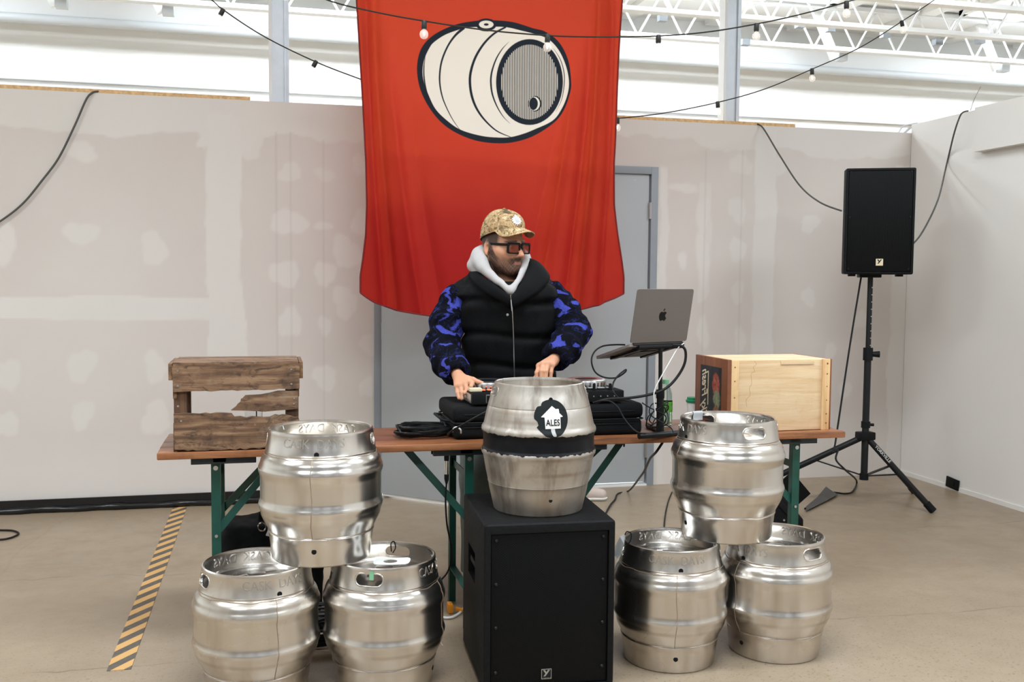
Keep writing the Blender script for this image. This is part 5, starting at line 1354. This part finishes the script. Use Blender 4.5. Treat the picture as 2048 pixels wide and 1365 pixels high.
def hand_pts():
    R = lambda x, y, d: Lp(x, y, d)
    right = dict(palm=[(WR_R, R(938, 763, -.28), .022, .017), (WR_R, R(930, 768, -.285), .022, .016), (WR_R, R(921, 772, -.285), .021, .016), (WR_R, R(914, 773, -.28), .020, .014)],
                 fingers=[([R(934, 757, -.265), R(946, 760, -.285), R(957, 765, -.295), R(965, 767, -.295)], [.013, .0115, .0100, .0085]),
                          ([R(938, 763, -.28), R(944, 768, -.305), R(942, 774, -.318)], [.0112, .0100, .0085]),
                          ([R(930, 768, -.285), R(934, 779, -.31), R(930, 787, -.322)], [.0112, .0100, .0085]),
                          ([R(921, 772, -.285), R(924, 786, -.31), R(924, 798, -.318)], [.0108, .0096, .0082]),
                          ([R(914, 773, -.28), R(915, 786, -.30), R(918, 797, -.312)], [.0098, .0086, .0074])])
    left = dict(palm=[(WR_L, R(1079, 733, -.275), .022, .016), (WR_L, R(1087, 729, -.285), .022, .016), (WR_L, R(1096, 728, -.29), .021, .016), (WR_L, R(1104, 731, -.285), .020, .014)],
                fingers=[([R(1090, 736, -.25), R(1078, 746, -.255), R(1070, 757, -.26)], [.013, .011, .009]),
                         ([R(1079, 733, -.275), R(1074, 746, -.30), R(1074, 763, -.305)], [.0112, .010, .0085]),
                         ([R(1087, 729, -.285), R(1083, 743, -.315), R(1083, 763, -.32)], [.0112, .010, .0085]),
                         ([R(1096, 728, -.29), R(1092, 743, -.315), R(1092, 762, -.32)], [.0108, .0096, .0082]),
                         ([R(1104, 731, -.285), R(1102, 745, -.30), R(1101, 760, -.305)], [.0098, .0086, .0074])])
    return right, left
HANDS = hand_pts()
def hand_sdf(P, H_):
    d = None
    for a, b, r0, r1 in H_['palm']:
        e = rcone(P, a, b, r0, r1); d = e if d is None else smin(d, e, .010)
    for pts, rad in H_['fingers']:
        d = smin(d, chain(P, pts, rad, .004), .0045)
    return d
HIP_R, HIP_L = np.array([-.105, .16, .92]), np.array([.105, .16, .92])
KN_R, KN_L = np.array([-.125, .13, .50]), np.array([.135, .14, .50])
AN_R, AN_L = np.array([-.135, .17, .09]), np.array([.150, .18, .09])
TC = lambda z: np.array([.010+.004*(1.2-z), .16-.10*(z-.9)/.45, z])       # spine, leaning to the table
def limbs_sdf(P):
    d = ellip(P, TC(1.22), (.155, .095, .20)); d = smin(d, ellip(P, TC(.98), (.150, .10, .17)), .06)
    for sh_, el, wr in ((SH_R, EL_R, WR_R), (SH_L, EL_L, WR_L)):
        d = smin(d, rcone(P, TC(1.30), sh_, .05, .042), .04); d = smin(d, chain(P, [sh_, el, wr], [.042, .036, .025], .02), .02)
    for hp, kn, an in ((HIP_R, KN_R, AN_R), (HIP_L, KN_L, AN_L)): d = smin(d, chain(P, [hp, kn, an], [.080, .055, .038], .02), .03)
    d = smin(d, rcone(P, np.array([.010, .065, 1.33]), HO+np.array([0, .022, -.075]), .066, .056), .04)
    return d
Vs, Fs, base_i, segs = [], [], 0, []
for fun, lo, hi, h in ((head_sdf, HO+np.array([-.14, -.16, -.20]), HO+np.array([.16, .16, .15]), .0030),
                       (lambda P: hand_sdf(P, HANDS[0]), WR_R+np.array([-.08, -.16, -.15]), WR_R+np.array([.16, .07, .07]), .0024),
                       (lambda P: hand_sdf(P, HANDS[1]), WR_L+np.array([-.16, -.19, -.15]), WR_L+np.array([.09, .07, .07]), .0024),
                       (limbs_sdf, (-.42, -.32, .05), (.42, .32, 1.45), .012)):
    V, F = surface_nets(fun, lo, hi, h); Vs.append(V); Fs.append(F+base_i); base_i += len(V)
V = np.concatenate(Vs); F = np.concatenate(Fs)
# colouring: stubble beard, cropped hair, brows, lips
q = toh(V); hd_ = np.zeros(len(V), bool); hd_[:len(Vs[0])] = True
x_, y_, z_ = q[:, 0], q[:, 1], q[:, 2]; axx = np.abs(x_)
ss = lambda a, b, t: np.clip((t-a)/(b-a), 0, 1)
zl = np.interp(y_, [-.13, -.10, -.085, -.060, -.035, -.022, .004, .02], [-.037, -.038, -.043, -.050, -.036, -.006, .034, -.2])
beard = ss(-.006, .010, zl-z_)*ss(.012, .004, y_)*ss(-.150, -.118, z_)
beard *= 1-.55*ss(.0075, .004, np.abs(z_+.0665))*ss(.021, .013, axx)*ss(-.086, -.091, y_)
cheek = ss(-.036, -.05, y_)*ss(.030, .044, axx)*ss(-.090, -.055, z_); beard *= (1-.30*cheek)
beard = np.maximum(beard, ss(.010, .004, np.abs(z_+.050-.18*axx*-1+.0))*ss(.028, .020, axx)*ss(-.088, -.094, y_)*.95)
hair = ss(-.010, .012, z_)*ss(-.052, -.036, y_)*ss(.052, .060, axx+np.clip(y_, 0, 1))*(1-ss(.0805, .083, axx)*ss(.03, .02, np.abs(z_+.008))*ss(.045, .035, np.abs(y_-.012)))
hair = np.maximum(hair, ss(.05, .07, y_)*ss(-.06, -.03, z_))
brow = ss(.0065, .0035, np.abs(z_-.026+.10*(axx-.035)))*ss(.026, .021, np.abs(axx-.034))*ss(-.06, -.072, y_)
lips = ss(.0075, .0035, np.abs(z_+.0668))*ss(.021, .012, axx)*ss(-.086, -.091, y_)
C0 = np.array(srgb(208, 153, 122)); Cb = np.array(srgb(44, 32, 28)); Ch = np.array(srgb(34, 27, 25)); Cl = np.array(srgb(146, 88, 76))
col = np.tile(C0, (len(V), 1)); red = .5+.5*nz3(V, 45, 6); col = col*(1+.05*(red-.5))[:, None]
ln = lambda c, m_, k: c*(1-(m_*k)[:, None])+np.array(c*0+m_[:, None]*0)+(m_*k)[:, None]*np.array([1, 1, 1])*0
def over(m_, c): 
    global col; m_ = np.where(hd_, m_, 0)[:, None]; col = col*(1-m_)+c*m_
ear = ss(.076, .080, axx)*ss(.045, .035, np.abs(z_+.008)); over(ear*.35, np.array(srgb(206, 138, 112)))
over(ss(-.096, -.108, y_)*ss(.02, .01, axx)*ss(-.05, -.04, z_)*.25, np.array(srgb(202, 134, 110)))
over(beard*np.clip(.88+.10*nz3(V, 900, 6), 0, 1), Cb); over(lips*.7, Cl); over(hair*.92, Ch); over(brow*.85, Ch)
nail = np.zeros(len(V))
m = Mat('skin', .5, 0, .28); m.t.links.new(m.attrc('tint'), m.b.inputs['Base Color']); m.b.inputs['Subsurface Weight'].default_value = .08; m.b.inputs['Subsurface Radius'].default_value = (.01, .004, .002)
pn = m.noise(m.co(), 350, 3); m.bump(pn, .08, .001)
body = link('body', np_mesh('body', V, F, 'skin', 180, {'tint': col}), man)
body['label'] = 'face and hands of the person'
# eyes behind the lenses
def hv(p): return Vector(frh(p))
HM = Matrix([list(r) for r in HR])
plain('eye_white', srgb(226, 222, 216), .2); plain('iris', srgb(52, 34, 24), .2)
for sx in (-1, 1):
    e = MB().ball(hv((sx*.032, -.0835, -.001)), .0122, 16, 12).build('eye', 'eye_white', man)
    MB().lathe([(0, .0126), (.004, .0122), (.0062, .0108)], 16, hv((sx*.032, -.0835, -.001)), HM @ Matrix.Rotation(math.pi/2, 3, 'X')).build('iris', 'iris', e)

# sunglasses
plain('frame_black', (.004, .004, .004), .35, spec=.2)
sg = MB()
def rr_ring(cx, cz, w, h, rad, n=5):
    pts = []
    for ccx, ccz, a0 in ((w/2-rad, h/2-rad, 0), (-w/2+rad, h/2-rad, 90), (-w/2+rad, -h/2+rad, 180), (w/2-rad, -h/2+rad, 270)):
        for k in range(n): a = math.radians(a0+k*90/(n-1)); pts.append((cx+ccx+rad*math.cos(a), cz+ccz+rad*math.sin(a)))
    return pts
gy_ = lambda x: -.1155+abs(x)**2*3.2
GZ0 = -.002
sgs = MB()
for sx in (-1, 1):
    o = rr_ring(sx*.0345, GZ0, .062, .046, .010); i_ = rr_ring(sx*.0345, GZ0-.0005, .050, .035, .008); n = len(o); vs = []
    for dy in (-.0035, .0035):
        for (x, z) in o: vs.append(hv((x, gy_(x)+dy, z+.0025*(1 if z > GZ0 else -.3))))
        for (x, z) in i_: vs.append(hv((x, gy_(x)+dy, z)))
    f = []
    for k in range(n):
        l = (k+1) % n
        f += [(k, l, n+l, n+k), (2*n+k, 3*n+k, 3*n+l, 2*n+l), (k, 2*n+k, 2*n+l, l), (n+k, n+l, 3*n+l, 3*n+k)]
    sgs.add(vs, f)
br_ = [[hv((x, gy_(x)+.0, z)) for x in np.linspace(-.008, .008, 5)] for z in (GZ0+.006, GZ0+.016)]
sgs.bar(hv((-.007, gy_(0)+.001, GZ0+.011)), hv((.007, gy_(0)+.001, GZ0+.011)), .006, .009)
gl_ = sgs.build('sunglasses', 'frame_black', man, smooth=40)
gl_['label'] = 'black framed sunglasses with amber lenses'
plain('lens_amber', srgb(118, 50, 30), .25, spec=.25)
lm = MAT['lens_amber'].node_tree.nodes['Principled BSDF']; lm.inputs['Alpha'].default_value = .80
for sx in (-1, 1):
    i_ = rr_ring(sx*.0345, GZ0-.0005, .051, .036, .008); c = hv((sx*.0345, gy_(.0345), GZ0)); vs = [hv((x, gy_(x), z)) for x, z in i_]; n = len(vs)
    vs2 = vs+[c]; MB().add(vs2, [(k, (k+1) % n, n) for k in range(n)]).build('lens', 'lens_amber', gl_, smooth=180)
    MB().bar(hv((sx*.0655, gy_(.0655)+.002, GZ0+.015)), hv((sx*.0800, .012, GZ0+.013)), .0045, .011).build('temple', 'frame_black', gl_, bevel=.0015)
    MB().bar(hv((sx*.0800, .012, GZ0+.013)), hv((sx*.0790, .038, GZ0-.012)), .0045, .008).build('temple_tip', 'frame_black', gl_, bevel=.0015)

# cap
m = Mat('camo', .85); co = m.co(scale=(1, 1, 1)); a1 = m.noise(co, 19, 4, .65, 1.4); a2 = m.noise(m.co(scale=(1, 1, 1), rot=(1, 2, 3)), 42, 5, .7, 1.6); a3 = m.noise(m.co(rot=(2, 1, 0)), 14, 3, .5, .5)
c = m.ramp(a1, [(.30, srgb(58, 48, 34)), (.42, srgb(122, 100, 66)), (.50, srgb(196, 168, 124)), (.58, srgb(150, 112, 66)), (.64, srgb(226, 208, 172)), (.72, srgb(70, 62, 42))])
c = m.mix(a2.step(.56, .62), c, srgb(70, 58, 40)); c = m.mix(a2.step(.40, .36), c, srgb(222, 206, 172)); c = m.mix(a3.step(.58, .68)*.6, c, srgb(138, 96, 48))
m.color(c)
cap = bpy.data.objects.new('cap', None); COL.objects.link(cap); cap.parent = man; cap['label'] = 'brown camouflage cap with a white leaf emblem'
CYc = .014
def cap_base(th): return .0515-.0345*math.sin(th)            # th = -90 deg is the front
def crown(th, t):
    zt = .166; zb_ = cap_base(th); s_ = (1-t**2.6)**.5
    fr = max(0, -math.sin(th)); 
    rx, ry = .0885, .1085
    k = s_*(1+.035*fr*(1-t)) + .02*t*(1-t)
    return hv((rx*k*math.cos(th), CYc+ry*k*math.sin(th)-.006*fr*t, zb_+(zt-zb_)*t))
rows = [[crown(2*math.pi*k/56, t) for k in range(56)] for t in [0, .08, .16, .25, .35, .45, .55, .65, .74, .82, .89, .94, .975, .995]]
cb_ = MB(); vs = [p for r in rows for p in r]; nR = len(rows); top_i = len(vs); vs.append(crown(0, 1.0))
fs = [(i*56+k, i*56+(k+1) % 56, (i+1)*56+(k+1) % 56, (i+1)*56+k) for i in range(nR-1) for k in range(56)]+[((nR-1)*56+k, (nR-1)*56+(k+1) % 56, top_i) for k in range(56)]
cb_.add(vs, fs).build('crown', 'camo', cap, smooth=180)
G = []
for i in range(9):
    t = i/8.; row = []
    for k in range(25):
        ph_ = math.radians(-90+(k-12)/12*66); b0 = np.array([.0885*math.cos(ph_), CYc+.1085*1.03*math.sin(ph_), cap_base(ph_)+.004])
        e = 1-abs((k-12)/12)**2.6; fwd = .074*e*t
        x = b0[0]*(1+.10*t*e); y = b0[1]-fwd; z = b0[2]-.002*t-.20*fwd-.034*t*(abs(b0[0])/.08)**2*(1-abs((k-12)/12)**8)
        row.append(hv((x, y, z)))
    G.append(row)
thick_sheet(G, .0035, 'brim', 'camo', cap, 60)
MB().ball(hv((0, CYc-.006, .167)), (.007, .007, .004), 12, 6).build('button', 'camo', cap)
for a in (-90, -30, 30, 90, 150, 210):
    th = math.radians(a); MB().tube([crown(th, t)+(crown(th, t)-hv((0, CYc, .06))).normalized()*.0006 for t in np.linspace(.02, .995, 18)], .0012, 5).build('seam', 'camo', cap)
leaf = [(0, 1.0), (.16, .72), (.30, .80), (.30, .50), (.62, .62), (.56, .34), (.92, .30), (.70, .04), (.96, -.22), (.62, -.30), (.72, -.62), (.38, -.56), (.34, -.82), (.08, -.66), (.06, -1.0), (-.06, -1.0), (-.08, -.66), (-.34, -.82), (-.38, -.56), (-.72, -.62), (-.62, -.30), (-.96, -.22), (-.70, .04), (-.92, .30), (-.56, .34), (-.62, .62), (-.30, .50), (-.30, .80), (-.16, .72)]
def on_cap(off, u0=-.012, t0=.43):
    def fn(u, v):
        th = math.radians(-90)+(u+u0)/.095; t = t0+v/.118; p = crown(th, t); e = 1e-3
        nrm = (crown(th+e, t)-p).cross(crown(th, t+e)-p).normalized()
        if nrm.dot(p-hv((0, CYc, .06))) < 0: nrm = -nrm
        return p+nrm*off
    return fn
lo_ = poly_mesh('emblem', [[(x*.0285, y*.0350) for x, y in leaf]], .004, on_cap(.0022), 'card_white', cap)
plain('print_blue', srgb(96, 110, 160), .6)
for k, (w_, s_) in enumerate((('TORONTO', .0082), ('MAPLE', .0098), ('LEAFS', .0098))):
    tm = text_mesh(w_, s_, .0, .0, .9); fn_ = on_cap(.0030)
    for v in tm.vertices: v.co = fn_(v.co.x, v.co.y+.007-k*.0095)
    finish(tm, 'print_blue', 0); link('emblem_lettering', tm, lo_)

# hooded sweatshirt
plain('hoodie_grey', srgb(180, 177, 176), .9, var=.03, scale=120, bump=.25)
hpts = [Lp(1021, 583, -.125), Lp(1002, 567, -.110), Lp(978, 547, -.080), Lp(962, 527, -.03), Lp(962, 512, .03), Lp(985, 512, .10), Lp(1018, 516, .13), Lp(1040, 518, .11), Lp(1047, 520, .05), Lp(1049, 530, -.01), Lp(1041, 549, -.065), Lp(1031, 568, -.105), Lp(1021, 583, -.125)]
hrad = [.010, .012, .018, .030, .042, .050, .052, .045, .028, .019, .014, .011, .010]
hptsF = [np.array(p) for p in catmull(hpts, 4)]; hradF = list(np.interp(np.linspace(0, 12, len(hptsF)), range(13), hrad))
def hood_sdf(P):
    d = chain(P, hptsF, hradF, .012)
    d = smin(d, chain(P, [Lp(952, 520, .0), Lp(947, 530, .01), Lp(960, 555, -.02)], [.022, .026, .02], .02), .02)
    d = smin(d, chain(P, [Lp(1021, 580, -.112), Lp(1022, 590, -.098)], [.016, .020], .02), .02)
    d = d+.0012*nz3(P, 60, 6)
    d = smin(d, rcone(P, np.array([.0, .075, 1.34]), np.array([-.004, .06, 1.43]), .090, .078), .02)
    return smax(d, -rcone(P, HO+np.array([0, .010, -.02]), np.array([.014, -.035, 1.37]), .068, .062), .012)
V, F = surface_nets(hood_sdf, HO+np.array([-.22, -.22, -.36]), HO+np.array([.18, .22, .03]), .0045)
link('hoodie', np_mesh('hoodie', V, F, 'hoodie_grey'), man)
tee = MB().ball(Vector(Lp(1018, 580, -.050)), (.05, .04, .034), 20, 12).build('undershirt', 'black_cloth', man)

# fleece jacket sleeves
m = Mat('fleece', .95); co = m.co(scale=(1, 1, 1.5)); b1 = m.noise(co, 11, 2, .45, .9); b2 = m.noise(m.co(), 320, 3, .8); b3 = m.noise(m.co(rot=(1, 0, 2)), 16, 3, .5, 1.0)
fac = (b1+(b2-.5)*.12).step(.565, .600); lnm = ((b3-.5).ab()+(b2-.5)*.02).step(.016, .008)*.35
c = m.mix(fac, (.005, .0055, .009), m.mix(b2.step(.35, .65), srgb(48, 54, 140), srgb(84, 92, 190)))
m.color(m.mix(lnm, c, srgb(50, 60, 130))); m.bump(b2, .7, .006); m.b.inputs['Specular IOR Level'].default_value = .08
def fleece_sdf(P):
    d = None
    for sh_, el, wr, s_ in ((SH_R, EL_R, WR_R, -1), (SH_L, EL_L, WR_L, 1)):
        cuff = wr+(el-wr)*.06
        up_ = sh_+(el-sh_)*.5; fo = el+(wr-el)*.5
        e = chain(P, [sh_, up_+np.array([s_*.006, .01, 0]), el, fo+np.array([s_*.008, 0, -.006]), el+(wr-el)*.86, cuff], [.066, .073, .073, .067, .058, .043], .035)
        t = ((P-el) @ (wr-el))/((wr-el) @ (wr-el)); up2 = ((P-sh_) @ (el-sh_))/((el-sh_) @ (el-sh_))
        e = e+.0045*np.sin(t*19+P[:, 0]*20)*np.clip(1-np.abs(t-.4), 0, 1)+.003*np.sin(up2*15+P[:, 0]*30)*(t < 0)
        # hollow cuff
        wdir = (wr-el)/np.linalg.norm(wr-el); pl_ = (P-(wr-wdir*.008)) @ wdir
        e = smax(e, pl_, .008); e = smax(e, -rcone(P, wr-wdir*.03, wr+wdir*.05, .030, .034), .006)
        d = e if d is None else np.minimum(d, e)
    d = smin(d, ellip(P, TC(1.22), (.185, .118, .19)), .03)
    return d+.0018*nz3(P, 90, 8)
V, F = surface_nets(fleece_sdf, (-.42, -.30, .93), (.42, .24, 1.43), .0055)
link('fleece_jacket', np_mesh('fleece_jacket', V, F, 'fleece'), man)['label'] = 'black fleece sleeves patterned with blue'

# quilted vest
plain('vest_black', (.0045, .0048, .0055), .8, bump=.35, scale=160, spec=.15)
z_s = [Lp(1020, y, .03)[2] for y in (604, 671, 732, 795)]
def vest_sdf(P):
    z = P[:, 2]
    a = np.interp(z, [.78, .90, 1.05, 1.18, 1.28, 1.34, 1.38, 1.42], [.208, .207, .205, .207, .216, .222, .190, .130])
    b = np.interp(z, [.78, .90, 1.05, 1.18, 1.28, 1.36, 1.42], [.150, .148, .142, .142, .135, .120, .095])
    cx = .012+.004*(1.2-z); cy = .16-.10*(z-.9)/.45
    u = (P[:, 0]-cx)/a; v = (P[:, 1]-cy)/b
    d = ((np.abs(u)**2.4+np.abs(v)**2.4)**(1/2.4)-1)*np.minimum(a, b)
    zz = z+.010*np.sin(P[:, 0]*14)
    seam_ = np.min(np.stack([np.abs(zz-s_) for s_ in z_s]), 0)
    puff = np.clip(1-np.exp(-(seam_/.016)**2*.8), 0, 1); d = d-.013*puff+.007
    fr = np.exp(-((P[:, 0]-(.020+.03*(1.35-z)*.3))/.007)**2)*(P[:, 1] < cy); d = d+.004*fr
    d = d+.0028*nz3(P*np.array([1, 1, .6]), 40, 8)
    d = smax(d, z-1.405, .03); d = smax(d, .80-z, .02)
    for sh_, el in ((SH_R, EL_R), (SH_L, EL_L)):        # arm holes
        s_ = np.sign(sh_[0]); arm = rcone(P, sh_+np.array([s_*.02, 0, -.01]), sh_+(el-sh_)*1.2+np.array([s_*.03, .0, 0]), .066, .074)
        d = smax(d, -(arm), .012)
    sh = chain(P, [Lp(946, 570, .075), Lp(908, 596, .085)], [.050, .056], .02); d = smin(d, smax(sh, (SH_R[0]-.016-P[:, 0]), .02), .04)
    sh = chain(P, [Lp(1074, 566, .075), Lp(1102, 590, .085)], [.050, .056], .02); d = smin(d, smax(sh, (P[:, 0]-SH_L[0]-.012), .02), .04)
    # opening for the neck
    d = smax(d, -rcone(P, Lp(1018, 560, -.10), Lp(1018, 500, -.02), .030, .09), .02)
    d = smin(d, chain(P, [Lp(948, 562, .03), Lp(984, 590, -.045)], [.040, .036], .02), .02); d = smin(d, chain(P, [Lp(1078, 560, .03), Lp(1050, 590, -.045)], [.040, .036], .02), .02)
    return d
V, F = surface_nets(vest_sdf, (-.30, -.12, .78), (.30, .34, 1.44), .0055)
link('vest', np_mesh('vest', V, F, 'vest_black'), man)['label'] = 'black quilted sleeveless vest'
def flap(inner, outer, name):
    I = catmull([Vector(Lp(*p)) for p in inner], 5); O_ = catmull([Vector(Lp(*p)) for p in outer], 5); G = []
    for i in range(7):
        t = i/6; G.append([a.lerp(b, t)+Vector((0, -.006*math.sin(math.pi*t), .003*math.sin(math.pi*t))) for a, b in zip(I, O_)])
    return thick_sheet(G, .009, name, 'vest_black', man)
flap([(951, 536, .00), (962, 548, -.055), (985, 566, -.105), (1003, 580, -.125), (1020, 592, -.135)], [(938, 548, .01), (948, 566, -.055), (972, 586, -.100), (998, 600, -.118), (1020, 612, -.125)], 'collar')
flap([(1058, 518, .02), (1056, 532, -.035), (1047, 556, -.085), (1035, 576, -.115), (1022, 593, -.135)], [(1080, 528, .03), (1099, 556, -.02), (1080, 582, -.070), (1052, 600, -.100), (1024, 614, -.125)], 'collar')
zp_ = [Vector(Lp(x, y, d)) for x, y, d in ((1021, 590, -.138), (1023, 606, -.132), (1025, 630, -.118), (1027, 670, -.085), (1028, 720, -.045), (1029, 770, -.01))]
MB().tube(catmull(zp_, 5), .0022, 6).build('zipper', 'steel_bright', man)
MB().bar(Vector(Lp(1022, 600, -.142)), Vector(Lp(1024, 622, -.130)), .004, .0025).build('zip_pull', 'tag_grey', man, smooth=0)
sn = Vector(Lp(1015, 630, -.118)); MB().lathe([(0, .003), (.003, .003), (.0055, .0025), (.006, 0)], 14, sn, Matrix.Rotation(math.pi/2, 3, 'X')).build('snap_button', 'steel_bright', man)

# trousers and shoes
plain('trousers_grey', srgb(112, 120, 116), .9, var=.1, scale=50, bump=.3)
def pants_sdf(P):
    d = ellip(P, (.0, .16, .90), (.175, .125, .13))
    for hp, kn, an in ((HIP_R, KN_R, AN_R), (HIP_L, KN_L, AN_L)):
        d = smin(d, chain(P, [hp, kn, an+np.array([0, 0, -.02])], [.098, .082, .070], .03), .04)
    d = d+.004*nz3(P*np.array([1, 1, .5]), 28, 8)
    return smax(d, .05-P[:, 2], .01)
V, F = surface_nets(pants_sdf, (-.34, -.06, .02), (.34, .40, 1.04), .010)
link('trousers', np_mesh('trousers', V, F, 'trousers_grey'), man)
def shoe_sdf(P, o):
    d = chain(P, [o+np.array([0, .05, .045]), o+np.array([0, -.06, .042]), o+np.array([0, -.16, .034])], [.042, .042, .032], .03)
    return smax(d, .004-P[:, 2], .006)
for an in (AN_R, AN_L):
    o = np.array([an[0], an[1], 0]); V, F = surface_nets(lambda P: shoe_sdf(P, o), o+np.array([-.07, -.24, -.01]), o+np.array([.07, .13, .11]), .008)
    link('shoe', np_mesh('shoe', V, F, 'black_rubber'), man)

# ---------------------------------------------------------------- other soft things
o = at_z(1188, 1001, 0)
def sneaker(P):
    d = chain(P, [np.array([-.16, .0, .055]), np.array([-.05, 0, .050]), np.array([.045, 0, .038])], [.040, .042, .036], .03); return smax(d, .016-P[:, 2], .006)
def sole(P):
    d = chain(P, [np.array([-.16, 0, .03]), np.array([-.05, 0, .03]), np.array([.048, 0, .03])], [.044, .043, .040], .02); return smax(smax(d, P[:, 2]-.022, .004), .002-P[:, 2], .003)
sk = thing('sneaker', 'pale sneaker with white sole on the floor near the door', 'shoe', (o.x, o.y, 0), math.radians(-18))
plain('shoe_pale', srgb(196, 180, 170), .8)
V, F = surface_nets(sneaker, (-.22, -.07, 0), (.11, .07, .12), .006); link('upper', np_mesh('upper', V, F, 'shoe_pale'), sk)
V, F = surface_nets(sole, (-.23, -.07, -.006), (.12, .07, .04), .005); link('sole', np_mesh('sole', V, F, 'card_white'), sk)

bg = thing('backpack', 'black backpack on the floor under the left table', 'bag', (.02, 4.20, 0))
def bag_sdf(P):
    q = np.abs(P-np.array([0, 0, .21]))-np.array([.155, .09, .155]); d = np.linalg.norm(np.maximum(q, 0), axis=1)+np.minimum(np.max(q, 1), 0)-.045
    return d+.008*nz3(P, 16, 8)+.002*nz3(P, 70, 6)
V, F = surface_nets(bag_sdf, (-.25, -.18, -.02), (.25, .18, .46), .009); V[:, 2] = np.maximum(V[:, 2], 0.001)
link('bag_body', np_mesh('bag_body', V, F, 'black_cloth'), bg)
def pouch(P):
    d = rcone(P, np.array([-.10, -.10, .33]), np.array([.10, -.10, .335]), .030, .032); return d+.004*nz3(P, 40, 8)
V, F = surface_nets(pouch, (-.2, -.17, .26), (.2, -.03, .40), .006); link('front_pocket', np_mesh('front_pocket', V, F, 'black_sheet'), bg)
MB().tube(catmull([(-.05, -.02, .40), (-.04, -.02, .45), (.03, -.02, .455), (.05, -.02, .40)], 5), .010, 8).build('carry_handle', 'black_cloth', bg)
MB().tube(catmull([(-.06, -.13, .415), (-.045, -.135, .43), (-.03, -.13, .415), (-.035, -.13, .395), (-.055, -.13, .395)], 4, True), .0032, 6, closed=True).build('clip', 'chrome', bg)
MB().tube(catmull([(.05, -.12, .40), (.075, -.13, .41), (.10, -.12, .40)], 4), .0035, 6).build('clip', 'chrome', bg)
MB().box((-.02, -.13, .375), (.02, .004, .05), Matrix.Rotation(.4, 3, 'Y')).build('luggage_tag', 'card_white', bg, bevel=.002)

# floor monitor under the right table
wo = at_z(1575, 1052, 0)
wg = thing('floor_monitor', 'black wedge monitor speaker on the floor behind the right casks', 'speaker', (2.86, 5.25, 0), math.radians(-8))
pr = [(-.15, 0), (.15, 0), (.15, .05), (.02, .20), (-.08, .21), (-.15, .08)]
MB().prism(pr, .36, Matrix(((1, 0, 0), (0, 0, 1), (0, 1, 0))), (0, -.18, 0)).build('cabinet', 'cabinet_black', wg, bevel=.015, seg=3)
MB().bar((.146, 0, .063), (.030, 0, .196), .30, .012, (0, 1, 0)).build('grille', 'grille', wg, smooth=0)
MB().box((.03, -.181, .12), (.10, .012, .035), Matrix.Rotation(.8, 3, 'Y')).build('side_handle', 'black_rubber', wg, bevel=.01)
MB().cyl((-.04, -.180, .06), (-.04, -.186, .06), .012, n=12).build('socket', 'black_rubber', wg)
MB().cyl((.03, -.180, .05), (.03, -.186, .05), .006, n=10).build('screw', 'steel_bright', wg)
